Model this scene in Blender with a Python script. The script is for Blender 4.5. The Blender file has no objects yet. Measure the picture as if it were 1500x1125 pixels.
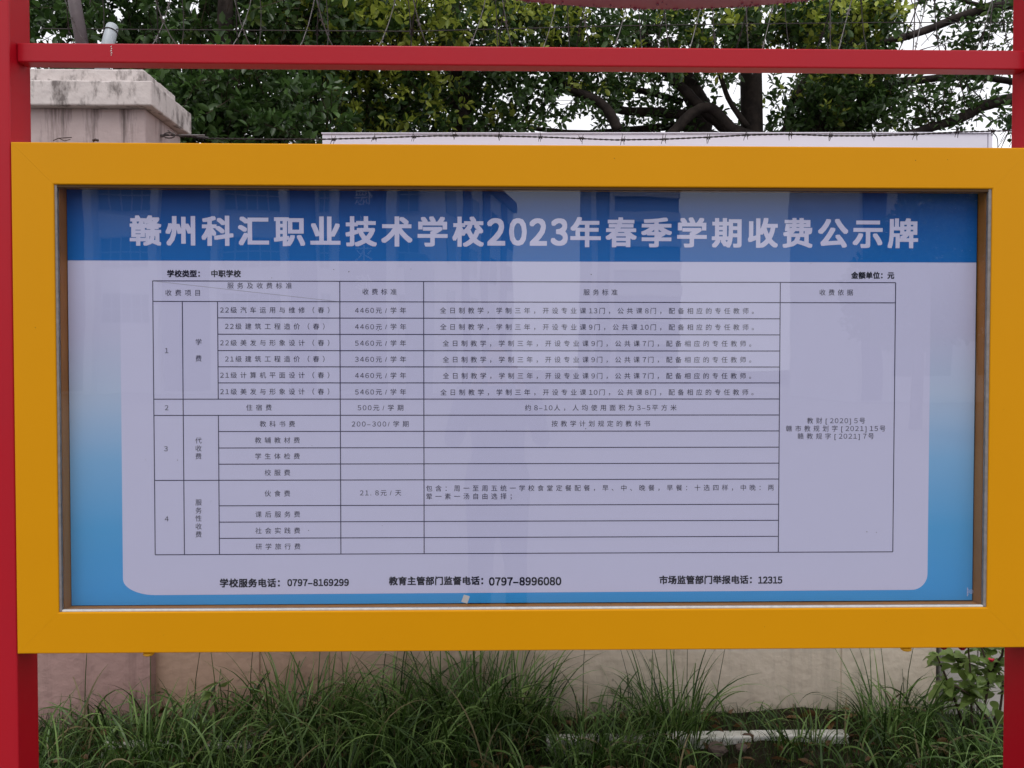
import bpy, math, random
import numpy as np
from mathutils import Vector, Matrix, Euler

random.seed(7)
rng = np.random.default_rng(7)
SC = bpy.context.scene
COL = SC.collection
PI = math.pi

# ------------------------------------------------------------------ camera
CAM = Vector((-0.0798, -2.0178, 1.55))
YAW, PITCH, ROLL = math.radians(-1.063), math.radians(-1.199), math.radians(-0.023)
F = 1133.0                                        # focal length in pixels of a 1500 wide picture
cd = bpy.data.cameras.new('camera')
cam = bpy.data.objects.new('camera', cd)
COL.objects.link(cam)
cd.sensor_width = 36
cd.lens = 36 * F / 1500
cd.clip_start = 0.05
cd.clip_end = 2000
MROT = Matrix.Rotation(YAW, 3, 'Z') @ Matrix.Rotation(PITCH, 3, 'X') @ Matrix.Rotation(ROLL, 3, 'Y')
cam.matrix_world = Matrix.Translation(CAM) @ (MROT @ Matrix.Rotation(PI / 2, 3, 'X')).to_4x4()
SC.camera = cam

# ------------------------------------------------------------------ light
SUN_EL, SUN_AZ = math.radians(62), math.radians(192)
w = bpy.data.worlds.new('World')
SC.world = w
w.use_nodes = True
nt = w.node_tree
nt.nodes.clear()
out = nt.nodes.new('ShaderNodeOutputWorld')
bg = nt.nodes.new('ShaderNodeBackground')
sky = nt.nodes.new('ShaderNodeTexSky')
sky.sky_type = 'NISHITA'
sky.sun_disc = False
sky.sun_elevation = SUN_EL
sky.sun_rotation = SUN_AZ
sky.air_density = 1.0
sky.dust_density = 4.0
bw = nt.nodes.new('ShaderNodeRGBToBW')
mixs = nt.nodes.new('ShaderNodeMix')
mixs.data_type = 'RGBA'
mixs.inputs[0].default_value = 0.93
comb = nt.nodes.new('ShaderNodeCombineColor')
# overcast: an even grey-white cloud layer, a little brighter overhead
tc = nt.nodes.new('ShaderNodeTexCoord')
sep = nt.nodes.new('ShaderNodeSeparateXYZ')
mr = nt.nodes.new('ShaderNodeMapRange')
mr.inputs['From Min'].default_value = 0.0
mr.inputs['From Max'].default_value = 1.0
mr.inputs['To Min'].default_value = 11.0
mr.inputs['To Max'].default_value = 11.2
no = nt.nodes.new('ShaderNodeTexNoise')
no.inputs['Scale'].default_value = 2.2
no.inputs['Detail'].default_value = 4
mm = nt.nodes.new('ShaderNodeMapRange')
mm.inputs['To Min'].default_value = 0.90
mm.inputs['To Max'].default_value = 1.10
mul = nt.nodes.new('ShaderNodeMath'); mul.operation = 'MULTIPLY'
tint = nt.nodes.new('ShaderNodeMix'); tint.data_type = 'RGBA'; tint.blend_type = 'MULTIPLY'
tint.inputs[0].default_value = 1.0
tint.inputs[7].default_value = (0.985, 0.985, 1.03, 1)
L = nt.links.new
L(tc.outputs['Generated'], sep.inputs[0])
L(tc.outputs['Generated'], no.inputs['Vector'])
L(sep.outputs['Z'], mr.inputs['Value'])
L(no.outputs['Fac'], mm.inputs['Value'])
L(mr.outputs[0], mul.inputs[0]); L(mm.outputs[0], mul.inputs[1])
for i in range(3):
    L(mul.outputs[0], comb.inputs[i])
L(sky.outputs[0], mixs.inputs[6])
L(comb.outputs[0], tint.inputs[6])
L(tint.outputs[2], mixs.inputs[7])
L(mixs.outputs[2], bg.inputs['Color'])
bg.inputs['Strength'].default_value = 0.099
L(bg.outputs[0], out.inputs[0])

sl = bpy.data.lights.new('sun', 'SUN')
sl.energy = 1.1
sl.angle = math.radians(32)
sl.color = (1.0, 0.97, 0.93)
sun = bpy.data.objects.new('sun', sl)
COL.objects.link(sun)
sun.rotation_euler = (PI / 2 - SUN_EL, 0, PI - SUN_AZ + PI)
sdir = Vector((math.sin(SUN_AZ) * math.cos(SUN_EL), math.cos(SUN_AZ) * math.cos(SUN_EL), math.sin(SUN_EL)))
sun.rotation_euler = sdir.to_track_quat('Z', 'Y').to_euler()

SC.view_settings.view_transform = 'Standard'
SC.view_settings.look = 'None'
SC.view_settings.exposure = 0.18
SC.view_settings.gamma = 1.0
SC.view_settings.use_curve_mapping = False
SC.render.engine = 'CYCLES'
SC.cycles.max_bounces = 10
SC.cycles.transparent_max_bounces = 12
SC.cycles.use_denoising = True
SC.cycles.caustics_reflective = False
SC.cycles.caustics_refractive = False


def at(u, v, y):
    """world point on the plane Y = y seen at a place of the 1500x1125 photograph"""
    d = MROT @ Vector(((u - 750) / F, 1.0, -(v - 562.5) / F))
    t = (y - CAM.y) / d.y
    return CAM + d * t


def ref(u, v, y):
    """same for a thing seen mirrored in the glass: it stands at distance y on our side of the board"""
    p = at(u, v, y)
    return Vector((p.x, -p.y, p.z))


# ------------------------------------------------------------------ materials
def mat(name, color, rough=0.5, spec=0.5, metal=0.0, noise=None, bump=None, coat=0.0):
    m = bpy.data.materials.new(name)
    m.use_nodes = True
    n = m.node_tree
    b = n.nodes['Principled BSDF']
    b.inputs['Base Color'].default_value = (*color, 1)
    b.inputs['Roughness'].default_value = rough
    b.inputs['Specular IOR Level'].default_value = spec
    b.inputs['Metallic'].default_value = metal
    b.inputs['Coat Weight'].default_value = coat
    tcn = n.nodes.new('ShaderNodeTexCoord')
    if noise:
        sc_, amt, col2 = noise
        t = n.nodes.new('ShaderNodeTexNoise')
        t.inputs['Scale'].default_value = sc_
        t.inputs['Detail'].default_value = 6
        t.inputs['Roughness'].default_value = 0.6
        n.links.new(tcn.outputs['Object'], t.inputs['Vector'])
        r = n.nodes.new('ShaderNodeMapRange')
        r.inputs['From Min'].default_value = 0.35
        r.inputs['From Max'].default_value = 0.7
        r.inputs['To Max'].default_value = amt
        n.links.new(t.outputs['Fac'], r.inputs['Value'])
        x = n.nodes.new('ShaderNodeMix'); x.data_type = 'RGBA'
        x.inputs[6].default_value = (*color, 1)
        x.inputs[7].default_value = (*col2, 1)
        n.links.new(r.outputs[0], x.inputs[0])
        n.links.new(x.outputs[2], b.inputs['Base Color'])
    if bump:
        sc_, st = bump
        t = n.nodes.new('ShaderNodeTexNoise')
        t.inputs['Scale'].default_value = sc_
        t.inputs['Detail'].default_value = 5
        n.links.new(tcn.outputs['Object'], t.inputs['Vector'])
        bp = n.nodes.new('ShaderNodeBump')
        bp.inputs['Strength'].default_value = st
        bp.inputs['Distance'].default_value = 0.01
        n.links.new(t.outputs['Fac'], bp.inputs['Height'])
        n.links.new(bp.outputs[0], b.inputs['Normal'])
    return m


def nodes(m):
    return m.node_tree, m.node_tree.nodes['Principled BSDF']


M = {}
M['red'] = mat('red_paint', (0.42, 0.003, 0.013), 0.36, 0.32, noise=(3, 0.35, (0.37, 0.006, 0.021)), bump=(60, 0.02))
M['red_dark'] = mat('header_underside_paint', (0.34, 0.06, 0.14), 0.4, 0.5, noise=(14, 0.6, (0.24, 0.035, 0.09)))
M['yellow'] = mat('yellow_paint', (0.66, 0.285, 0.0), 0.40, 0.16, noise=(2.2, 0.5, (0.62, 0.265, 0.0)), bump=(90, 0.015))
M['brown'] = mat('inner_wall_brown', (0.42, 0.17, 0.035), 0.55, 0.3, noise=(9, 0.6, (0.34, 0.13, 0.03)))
M['gasket_grey'] = mat('mottled_grey_gasket', (0.26, 0.24, 0.23), 0.6, 0.3, noise=(60, 0.6, (0.12, 0.10, 0.09)))  # side gaskets, a darker mottled grey
M['gasket_shaded'] = mat('shaded_brown_gasket', (0.07, 0.035, 0.012), 0.7, 0.2)  # top gasket: shade under the frame put into its colour
M['gasket'] = mat('white_gasket', (0.72, 0.70, 0.66), 0.5, 0.4, noise=(60, 0.5, (0.45, 0.42, 0.38)))
M['blackgap'] = mat('dark_backing', (0.03, 0.025, 0.02), 0.8, 0.2)
M['white_print'] = mat('white_print', (0.62, 0.61, 0.83), 0.5, 0.25)
M['blue_print'] = mat('blue_print', (0.012, 0.11, 0.42), 0.45, 0.25)
M['ink'] = mat('black_ink', (0.012, 0.012, 0.03), 0.5, 0.2)
M['ink_grey'] = mat('fine_print_ink', (0.03, 0.027, 0.06), 0.5, 0.2)
M['line'] = mat('rule_ink', (0.04, 0.035, 0.09), 0.5, 0.2)
M['faint'] = mat('faint_rule_ink', (0.38, 0.37, 0.47), 0.5, 0.2)
M['tape'] = mat('grey_tape', (0.42, 0.40, 0.40), 0.6, 0.3)
M['steel'] = mat('rusty_wire', (0.02, 0.016, 0.02), 0.6, 0.3, noise=(80, 0.6, (0.05, 0.026, 0.018)))
M['wire_grey'] = mat('grey_galvanised_wire', (0.20, 0.19, 0.19), 0.5, 0.5, metal=0.4, noise=(40, 0.8, (0.08, 0.05, 0.045)))
M['zinc'] = mat('pale_zinc_pipe', (0.42, 0.46, 0.50), 0.45, 0.5, noise=(20, 0.5, (0.30, 0.33, 0.35)))
M['pole'] = mat('brown_grey_pole', (0.10, 0.075, 0.08), 0.6, 0.4, noise=(18, 0.6, (0.05, 0.035, 0.04)))
M['concrete'] = mat('concrete', (0.26, 0.25, 0.24), 0.85, 0.3, noise=(1.5, 0.6, (0.19, 0.18, 0.17)), bump=(40, 0.3))
M['kerb'] = mat('white_kerb', (0.76, 0.76, 0.72), 0.7, 0.3, noise=(12, 0.7, (0.50, 0.50, 0.42)), bump=(50, 0.3))
M['soil'] = mat('soil', (0.020, 0.016, 0.010), 0.95, 0.1, noise=(10, 0.8, (0.035, 0.028, 0.018)), bump=(20, 0.8))
M['tile'] = mat('white_tile', (0.50, 0.47, 0.44), 0.35, 0.5, noise=(6, 0.4, (0.40, 0.36, 0.33)))
M['hoard'] = mat('white_hoarding_paint', (0.80, 0.78, 0.88), 0.55, 0.3, noise=(2, 0.3, (0.72, 0.70, 0.80)))
M['bwhite'] = mat('building_white', (0.62, 0.62, 0.64), 0.8, 0.3, noise=(0.3, 0.5, (0.52, 0.52, 0.54)))
M['bpurple'] = mat('building_purple_cladding', (0.055, 0.035, 0.10), 0.6, 0.3)
M['bglass'] = mat('building_window_glass', (0.03, 0.06, 0.08), 0.1, 0.5)
M['bmetal'] = mat('window_bar', (0.30, 0.33, 0.36), 0.4, 0.5)
M['bblue'] = mat('tower_grey_band', (0.14, 0.17, 0.22), 0.6, 0.3)
M['stone'] = mat('stone', (0.13, 0.10, 0.085), 0.9, 0.2, noise=(30, 0.7, (0.07, 0.05, 0.04)), bump=(60, 0.6))
M['bark'] = mat('bark', (0.020, 0.016, 0.015), 0.9, 0.15, noise=(14, 0.7, (0.055, 0.042, 0.035)), bump=(30, 0.7))
M['twig'] = mat('twig', (0.05, 0.035, 0.025), 0.8, 0.2)
M['flower'] = mat('red_flower', (0.50, 0.02, 0.06), 0.6, 0.3)
M['drop'] = mat('water_drop', (0.25, 0.10, 0.16), 0.05, 0.8)
M['yellowhook'] = mat('yellow_lock_paint', (0.88, 0.45, 0.01), 0.35, 0.5)


def wall_material(name, base, stain, streak, top=None, left=None, low=None, sc=(11, 11, 0.9)):
    """rendered wall: blotches, cracks, dark streaks that run down"""
    m = mat(name, base, 0.85, 0.25)
    n, b = nodes(m)
    N = n.nodes.new; K = n.links.new
    tcn = N('ShaderNodeTexCoord')
    a = N('ShaderNodeTexNoise'); a.inputs['Scale'].default_value = 1.6; a.inputs['Detail'].default_value = 8; a.inputs['Roughness'].default_value = 0.65
    K(tcn.outputs['Object'], a.inputs['Vector'])
    r1 = N('ShaderNodeMapRange'); r1.inputs['From Min'].default_value = 0.4; r1.inputs['From Max'].default_value = 0.72; r1.inputs['To Max'].default_value = 0.7
    K(a.outputs['Fac'], r1.inputs['Value'])
    x1 = N('ShaderNodeMix'); x1.data_type = 'RGBA'; x1.inputs[6].default_value = (*base, 1); x1.inputs[7].default_value = (*stain, 1)
    K(r1.outputs[0], x1.inputs[0])
    mp = N('ShaderNodeMapping'); mp.inputs['Scale'].default_value = sc
    K(tcn.outputs['Object'], mp.inputs['Vector'])
    s = N('ShaderNodeTexNoise'); s.inputs['Scale'].default_value = 1.0; s.inputs['Detail'].default_value = 7; s.inputs['Roughness'].default_value = 0.7
    K(mp.outputs[0], s.inputs['Vector'])
    r2 = N('ShaderNodeMapRange'); r2.inputs['From Min'].default_value = 0.52; r2.inputs['From Max'].default_value = 0.66; r2.inputs['To Max'].default_value = streak
    K(s.outputs['Fac'], r2.inputs['Value'])
    fac = r2.outputs[0]
    if top is not None:                                        # streaks begin at the coping and thin out below
        sp = N('ShaderNodeSeparateXYZ'); K(tcn.outputs['Object'], sp.inputs[0])
        r3 = N('ShaderNodeMapRange'); r3.inputs['From Min'].default_value = top - 0.45; r3.inputs['From Max'].default_value = top; r3.inputs['To Min'].default_value = 0.25
        K(sp.outputs['Z'], r3.inputs['Value'])
        mu = N('ShaderNodeMath'); mu.operation = 'MULTIPLY'
        K(fac, mu.inputs[0]); K(r3.outputs[0], mu.inputs[1]); fac = mu.outputs[0]
    x2 = N('ShaderNodeMix'); x2.data_type = 'RGBA'; x2.inputs[7].default_value = (0.04, 0.026, 0.022, 1)
    K(x1.outputs[2], x2.inputs[6]); K(fac, x2.inputs[0])
    last = x2.outputs[2]
    if left is not None:                                       # darker reddish tint on the left run of the wall
        sp = N('ShaderNodeSeparateXYZ'); K(tcn.outputs['Object'], sp.inputs[0])
        r4 = N('ShaderNodeMapRange'); r4.inputs['From Min'].default_value = left[0]; r4.inputs['From Max'].default_value = left[1]
        r4.inputs['To Min'].default_value = 1; r4.inputs['To Max'].default_value = 0
        K(sp.outputs['X'], r4.inputs['Value'])
        x3 = N('ShaderNodeMix'); x3.data_type = 'RGBA'; x3.blend_type = 'MULTIPLY'; x3.inputs[7].default_value = (*left[2], 1)
        K(last, x3.inputs[6]); K(r4.outputs[0], x3.inputs[0]); last = x3.outputs[2]
    if low is not None:                                        # shade below the board painted in as a reddish band, ragged upper edge
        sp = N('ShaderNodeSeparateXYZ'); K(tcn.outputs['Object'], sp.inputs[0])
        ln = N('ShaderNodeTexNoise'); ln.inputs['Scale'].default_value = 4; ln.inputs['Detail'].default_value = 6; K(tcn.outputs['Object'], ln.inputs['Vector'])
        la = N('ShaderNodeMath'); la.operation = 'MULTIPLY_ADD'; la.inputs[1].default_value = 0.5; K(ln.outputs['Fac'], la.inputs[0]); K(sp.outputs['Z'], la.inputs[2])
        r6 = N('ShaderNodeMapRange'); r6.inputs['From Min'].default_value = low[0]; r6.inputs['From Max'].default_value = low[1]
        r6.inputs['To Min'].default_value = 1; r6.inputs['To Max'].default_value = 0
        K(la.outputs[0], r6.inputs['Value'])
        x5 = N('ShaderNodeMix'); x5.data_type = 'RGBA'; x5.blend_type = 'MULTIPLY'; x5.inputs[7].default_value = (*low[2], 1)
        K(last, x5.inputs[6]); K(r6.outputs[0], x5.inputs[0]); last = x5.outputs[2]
    # small dark chips
    v = N('ShaderNodeTexVoronoi'); v.inputs['Scale'].default_value = 7
    K(tcn.outputs['Object'], v.inputs['Vector'])
    dn = N('ShaderNodeTexNoise'); dn.inputs['Scale'].default_value = 55; K(tcn.outputs['Object'], dn.inputs['Vector'])
    ad = N('ShaderNodeMath'); ad.operation = 'MULTIPLY'; K(v.outputs['Distance'], ad.inputs[0]); K(dn.outputs['Fac'], ad.inputs[1])
    r5 = N('ShaderNodeMapRange'); r5.inputs['From Min'].default_value = 0.012; r5.inputs['From Max'].default_value = 0.03; r5.inputs['To Min'].default_value = 0.6; r5.inputs['To Max'].default_value = 0
    K(ad.outputs[0], r5.inputs['Value'])
    x4 = N('ShaderNodeMix'); x4.data_type = 'RGBA'; x4.inputs[7].default_value = (0.06, 0.05, 0.045, 1)
    K(last, x4.inputs[6]); K(r5.outputs[0], x4.inputs[0])
    K(x4.outputs[2], b.inputs['Base Color'])
    bp = N('ShaderNodeBump'); bp.inputs['Strength'].default_value = 0.5; bp.inputs['Distance'].default_value = 0.012
    hn = N('ShaderNodeTexNoise'); hn.inputs['Scale'].default_value = 22; hn.inputs['Detail'].default_value = 8
    K(tcn.outputs['Object'], hn.inputs['Vector']); K(hn.outputs['Fac'], bp.inputs['Height']); K(bp.outputs[0], b.inputs['Normal'])
    return m


M['wall'] = wall_material('wall_render', (0.70, 0.61, 0.50), (0.58, 0.49, 0.39), 0.16, left=(-0.9, 0.5, (0.62, 0.48, 0.44)))
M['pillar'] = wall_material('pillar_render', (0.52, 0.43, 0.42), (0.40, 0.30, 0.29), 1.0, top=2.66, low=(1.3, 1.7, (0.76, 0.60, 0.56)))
M['coping'] = wall_material('coping_render', (0.68, 0.62, 0.60), (0.46, 0.40, 0.37), 0.75, sc=(14, 14, 6))


def leaf_mat(name, c1, c2, rough=0.35, trans=0.3):
    m = mat(name, c1, rough, 0.3 if 'gr' in name else 0.45)
    n, b = nodes(m)
    N = n.nodes.new; K = n.links.new
    g = N('ShaderNodeNewGeometry')
    x = N('ShaderNodeMix'); x.data_type = 'RGBA'; x.inputs[6].default_value = (*c1, 1); x.inputs[7].default_value = (*c2, 1)
    K(g.outputs['Random Per Island'], x.inputs[0])
    K(x.outputs[2], b.inputs['Base Color'])
    tr = N('ShaderNodeBsdfTranslucent')
    K(x.outputs[2], tr.inputs['Color'])
    mx = N('ShaderNodeMixShader'); mx.inputs[0].default_value = trans
    K(b.outputs[0], mx.inputs[1]); K(tr.outputs[0], mx.inputs[2])
    K(mx.outputs[0], n.nodes['Material Output'].inputs['Surface'])
    return m


M['leaf_dark'] = leaf_mat('leaf_dark', (0.022, 0.052, 0.012), (0.085, 0.160, 0.040))
M['leaf_mid'] = leaf_mat('leaf_mid', (0.06, 0.11, 0.02), (0.17, 0.25, 0.05))
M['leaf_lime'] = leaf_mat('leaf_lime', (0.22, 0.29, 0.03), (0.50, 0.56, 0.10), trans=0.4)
M['leaf_shrub'] = leaf_mat('leaf_shrub', (0.10, 0.17, 0.045), (0.20, 0.28, 0.07))
M['leaf_brown'] = leaf_mat('leaf_brown', (0.10, 0.05, 0.025), (0.22, 0.12, 0.05))
M['grass'] = leaf_mat('grass_blades', (0.009, 0.024, 0.004), (0.055, 0.115, 0.018), 0.45, 0.15)
M['grass_pale'] = leaf_mat('long_grass_blades', (0.030, 0.075, 0.012), (0.18, 0.285, 0.080), 0.36, 0.2)
M['straw'] = leaf_mat('dry_grass', (0.13, 0.11, 0.055), (0.22, 0.18, 0.09), 0.6, 0.2)

# glass: one real 5 mm pane
gm = bpy.data.materials.new('case_glass')
gm.use_nodes = True
n = gm.node_tree; n.nodes.clear()
o_ = n.nodes.new('ShaderNodeOutputMaterial')
tr = n.nodes.new('ShaderNodeBsdfTransparent'); tr.inputs[0].default_value = (0.965, 0.97, 0.975, 1)
gl = n.nodes.new('ShaderNodeBsdfGlossy'); gl.inputs['Roughness'].default_value = 0.0
# Schlick reflectance from the angle alone, so a ray leaving the pane is treated like one entering it
ge = n.nodes.new('ShaderNodeNewGeometry')
dt = n.nodes.new('ShaderNodeVectorMath'); dt.operation = 'DOT_PRODUCT'
n.links.new(ge.outputs['Normal'], dt.inputs[0]); n.links.new(ge.outputs['Incoming'], dt.inputs[1])
ab = n.nodes.new('ShaderNodeMath'); ab.operation = 'ABSOLUTE'; n.links.new(dt.outputs['Value'], ab.inputs[0])
om = n.nodes.new('ShaderNodeMath'); om.operation = 'SUBTRACT'; om.inputs[0].default_value = 1.0; n.links.new(ab.outputs[0], om.inputs[1])
pw = n.nodes.new('ShaderNodeMath'); pw.operation = 'POWER'; pw.inputs[1].default_value = 5.0; n.links.new(om.outputs[0], pw.inputs[0])
ml = n.nodes.new('ShaderNodeMath'); ml.operation = 'MULTIPLY_ADD'; ml.inputs[1].default_value = 0.96; ml.inputs[2].default_value = 0.04; n.links.new(pw.outputs[0], ml.inputs[0])
mx = n.nodes.new('ShaderNodeMixShader')
n.links.new(ml.outputs[0], mx.inputs[0]); n.links.new(tr.outputs[0], mx.inputs[1]); n.links.new(gl.outputs[0], mx.inputs[2])
gtc = n.nodes.new('ShaderNodeTexCoord'); gn = n.nodes.new('ShaderNodeTexNoise'); gn.inputs['Scale'].default_value = 3.5; gn.inputs['Detail'].default_value = 1.5
gb = n.nodes.new('ShaderNodeBump'); gb.inputs['Strength'].default_value = 0.6; gb.inputs['Distance'].default_value = 0.0009
n.links.new(gtc.outputs['Object'], gn.inputs['Vector']); n.links.new(gn.outputs['Fac'], gb.inputs['Height']); n.links.new(gb.outputs[0], gl.inputs['Normal'])
n.links.new(mx.outputs[0], o_.inputs[0])
M['glass'] = gm

# poster sheet: printed gradient, white under the header fading to blue at the foot
gp = mat('poster_gradient_print', (0.6, 0.6, 0.7), 0.5, 0.25)
n, b = nodes(gp)
tcn = n.nodes.new('ShaderNodeTexCoord'); sp = n.nodes.new('ShaderNodeSeparateXYZ')
rp = n.nodes.new('ShaderNodeValToRGB'); mrn = n.nodes.new('ShaderNodeMapRange')
mrn.inputs['From Min'].default_value = 0.92; mrn.inputs['From Max'].default_value = 1.83
n.links.new(tcn.outputs['Object'], sp.inputs[0]); n.links.new(sp.outputs['Z'], mrn.inputs['Value'])
n.links.new(mrn.outputs[0], rp.inputs[0]); n.links.new(rp.outputs[0], b.inputs['Base Color'])
cr = rp.color_ramp
cr.elements[0].position = 0.0; cr.elements[0].color = (0.040, 0.32, 0.74, 1)
cr.elements[1].position = 1.0; cr.elements[1].color = (0.62, 0.61, 0.83, 1)
for p_, c_ in ((0.22, (0.075, 0.37, 0.74, 1)), (0.42, (0.21, 0.46, 0.77, 1)), (0.62, (0.47, 0.57, 0.77, 1)), (0.8, (0.56, 0.56, 0.77, 1))):
    e = cr.elements.new(p_); e.color = c_
M['poster'] = gp
# header print: deep blue, its upper edge darkened by print and painted-in recess shade
hp = mat('header_print', (0.01, 0.1, 0.4), 0.45, 0.25)
n, b = nodes(hp)
tcn = n.nodes.new('ShaderNodeTexCoord'); sp = n.nodes.new('ShaderNodeSeparateXYZ')
rp = n.nodes.new('ShaderNodeValToRGB'); mrn = n.nodes.new('ShaderNodeMapRange')
mrn.inputs['From Min'].default_value = 1.83; mrn.inputs['From Max'].default_value = 2.03
n.links.new(tcn.outputs['Object'], sp.inputs[0]); n.links.new(sp.outputs['Z'], mrn.inputs['Value'])
n.links.new(mrn.outputs[0], rp.inputs[0]); n.links.new(rp.outputs[0], b.inputs['Base Color'])
rp.color_ramp.elements[0].color = (0.002, 0.135, 0.47, 1)
rp.color_ramp.elements[1].color = (0.005, 0.045, 0.22, 1)
M['header'] = hp


# ------------------------------------------------------------------ mesh helpers
class MB:
    def __init__(s):
        s.v = []; s.f = []; s.m = []

    def add(s, vs, fs, mi=0):
        k = len(s.v)
        s.v += [tuple(p) for p in vs]
        s.f += [tuple(i + k for i in f) for f in fs]
        s.m += [mi] * len(fs)
        return s

    def box(s, a, b, mi=0):
        (x0, y0, z0), (x1, y1, z1) = a, b
        vs = [(x0, y0, z0), (x1, y0, z0), (x1, y1, z0), (x0, y1, z0), (x0, y0, z1), (x1, y0, z1), (x1, y1, z1), (x0, y1, z1)]
        return s.add(vs, [(0, 3, 2, 1), (4, 5, 6, 7), (0, 1, 5, 4), (1, 2, 6, 5), (2, 3, 7, 6), (3, 0, 4, 7)], mi)

    def prism(s, poly, y0, y1, mi=0):
        """poly in (x, z), counter-clockwise seen from -Y; extruded along Y"""
        k = len(poly)
        vs = [(x, y0, z) for x, z in poly] + [(x, y1, z) for x, z in poly]
        fs = [tuple(range(k)), tuple(range(2 * k - 1, k - 1, -1))]
        fs += [(i, i + k, (i + 1) % k + k, (i + 1) % k) for i in range(k)]
        return s.add(vs, fs, mi)

    def tube(s, pts, rad, sides=6, mi=0, cap=True):
        pts = [Vector(p) for p in pts]
        if not hasattr(rad, '__len__'):
            rad = [rad] * len(pts)
        vs = []; k = sides; up = None
        for i, p in enumerate(pts):
            t = (pts[min(i + 1, len(pts) - 1)] - pts[max(i - 1, 0)])
            if t.length < 1e-9:
                t = Vector((0, 0, 1))
            t.normalize()
            if up is None:
                up = t.orthogonal().normalized()
            else:
                up = (up - t * up.dot(t))
                up = up.normalized() if up.length > 1e-6 else t.orthogonal().normalized()
            sd = t.cross(up)
            for j in range(k):
                a = 2 * PI * j / k
                vs.append(p + (up * math.cos(a) + sd * math.sin(a)) * rad[i])
        fs = []
        for i in range(len(pts) - 1):
            for j in range(k):
                fs.append((i * k + j, i * k + (j + 1) % k, (i + 1) * k + (j + 1) % k, (i + 1) * k + j))
        if cap:
            fs.append(tuple(range(k - 1, -1, -1)))
            fs.append(tuple((len(pts) - 1) * k + j for j in range(k)))
        return s.add(vs, fs, mi)

    def mesh(s, name, mats, smooth=False):
        me = bpy.data.meshes.new(name)
        me.from_pydata(s.v, [], s.f)
        for m in (mats if isinstance(mats, (list, tuple)) else [mats]):
            me.materials.append(m)
        if any(s.m):
            me.polygons.foreach_set('material_index', s.m)
        if smooth:
            me.polygons.foreach_set('use_smooth', [True] * len(me.polygons))
        me.update()
        return me

    def build(s, name, mats, parent=None, smooth=False, bevel=0.0, seg=2):
        o = bpy.data.objects.new(name, s.mesh(name, mats, smooth))
        COL.objects.link(o)
        if parent is not None:
            attach(o, parent)
        if bevel:
            bv = o.modifiers.new('bevel', 'BEVEL'); bv.width = bevel; bv.segments = seg; bv.limit_method = 'ANGLE'
            bv.angle_limit = math.radians(40)
        return o


def attach(o, parent):
    o.parent = parent
    # every root sits unrotated: only its own origin has to be taken off
    off = Vector(parent.location)
    q = parent
    while q.parent is not None:
        q = q.parent; off += Vector(q.location)
    o.location = Vector(o.location) - off


def tag(o, label=None, cat=None, group=None, kind=None):
    if label: o['label'] = label
    if cat: o['category'] = cat
    if group: o['group'] = group
    if kind: o['kind'] = kind
    return o


def empty(name, loc, label, cat, group=None):
    o = bpy.data.objects.new(name, None)
    COL.objects.link(o)
    o.location = loc
    o.empty_display_size = 0.1
    return tag(o, label, cat, group)


# ------------------------------------------------------------------ ground
g = MB().add([(-600, -600, -0.03), (600, -600, -0.03), (600, 600, -0.03), (-600, 600, -0.03)], [(0, 1, 2, 3)])
tag(g.build('ground', M['soil']), kind='structure')
tag(MB().box((-60, -60, -0.029), (60, -0.25, 0.0)).build('pavement', M['concrete']), kind='structure')
# uneven earth bed between the pavement and the wall
nx, ny = 70, 24
vs = []
for j in range(ny + 1):
    for i in range(nx + 1):
        x = -5 + 10 * i / nx; y = -0.25 + 1.75 * j / ny
        z = 0.0 + 0.025 * math.sin(3.1 * x + 1) * math.sin(4 * y) + 0.012 * math.sin(11 * x) * math.cos(9 * y)
        if j == 0: z = -0.02
        vs.append((x, y, z))
fs = [(j * (nx + 1) + i, j * (nx + 1) + i + 1, (j + 1) * (nx + 1) + i + 1, (j + 1) * (nx + 1) + i) for j in range(ny) for i in range(nx)]
tag(MB().add(vs, fs).build('soil_bed', M['soil'], smooth=True), kind='structure')

# ------------------------------------------------------------------ boundary wall and pier behind the board
WY = 1.40
wall = empty('boundary_wall', (0.3, WY, 0), 'long beige rendered wall rising from the grass behind the notice board', 'wall')
joints = [-6.0, at(381, 1000, WY).x, at(483, 1000, WY).x, at(770, 1000, WY).x, at(1232, 1000, WY).x, at(1372, 1000, WY).x]
joints[0] = at(216, 1000, WY).x
for i in range(len(joints) - 1):
    a, b_ = joints[i], joints[i + 1]
    gap = 0.002
    yy = WY + 0.003 * (i % 2)
    p_ = MB().box((a + gap, yy, -0.1), (b_ - gap, WY + 0.2, 2.40)).build('wall_panel', M['wall'], wall, bevel=0.004)
MB().box((joints[0], WY + 0.006, -0.1), (joints[-1], WY + 0.19, 2.395)).build('wall_core', M['wall'], wall)

pier = empty('gate_pier', (-2.0, 1.55, 0), 'pale pinkish plastered pier with a two-step coping, stained with dark drips', 'pier')
xr = at(213, 180, 1.35).x
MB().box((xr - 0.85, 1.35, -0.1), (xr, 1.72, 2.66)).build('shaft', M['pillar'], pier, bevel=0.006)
xc = at(222, 140, 1.31).x


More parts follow.
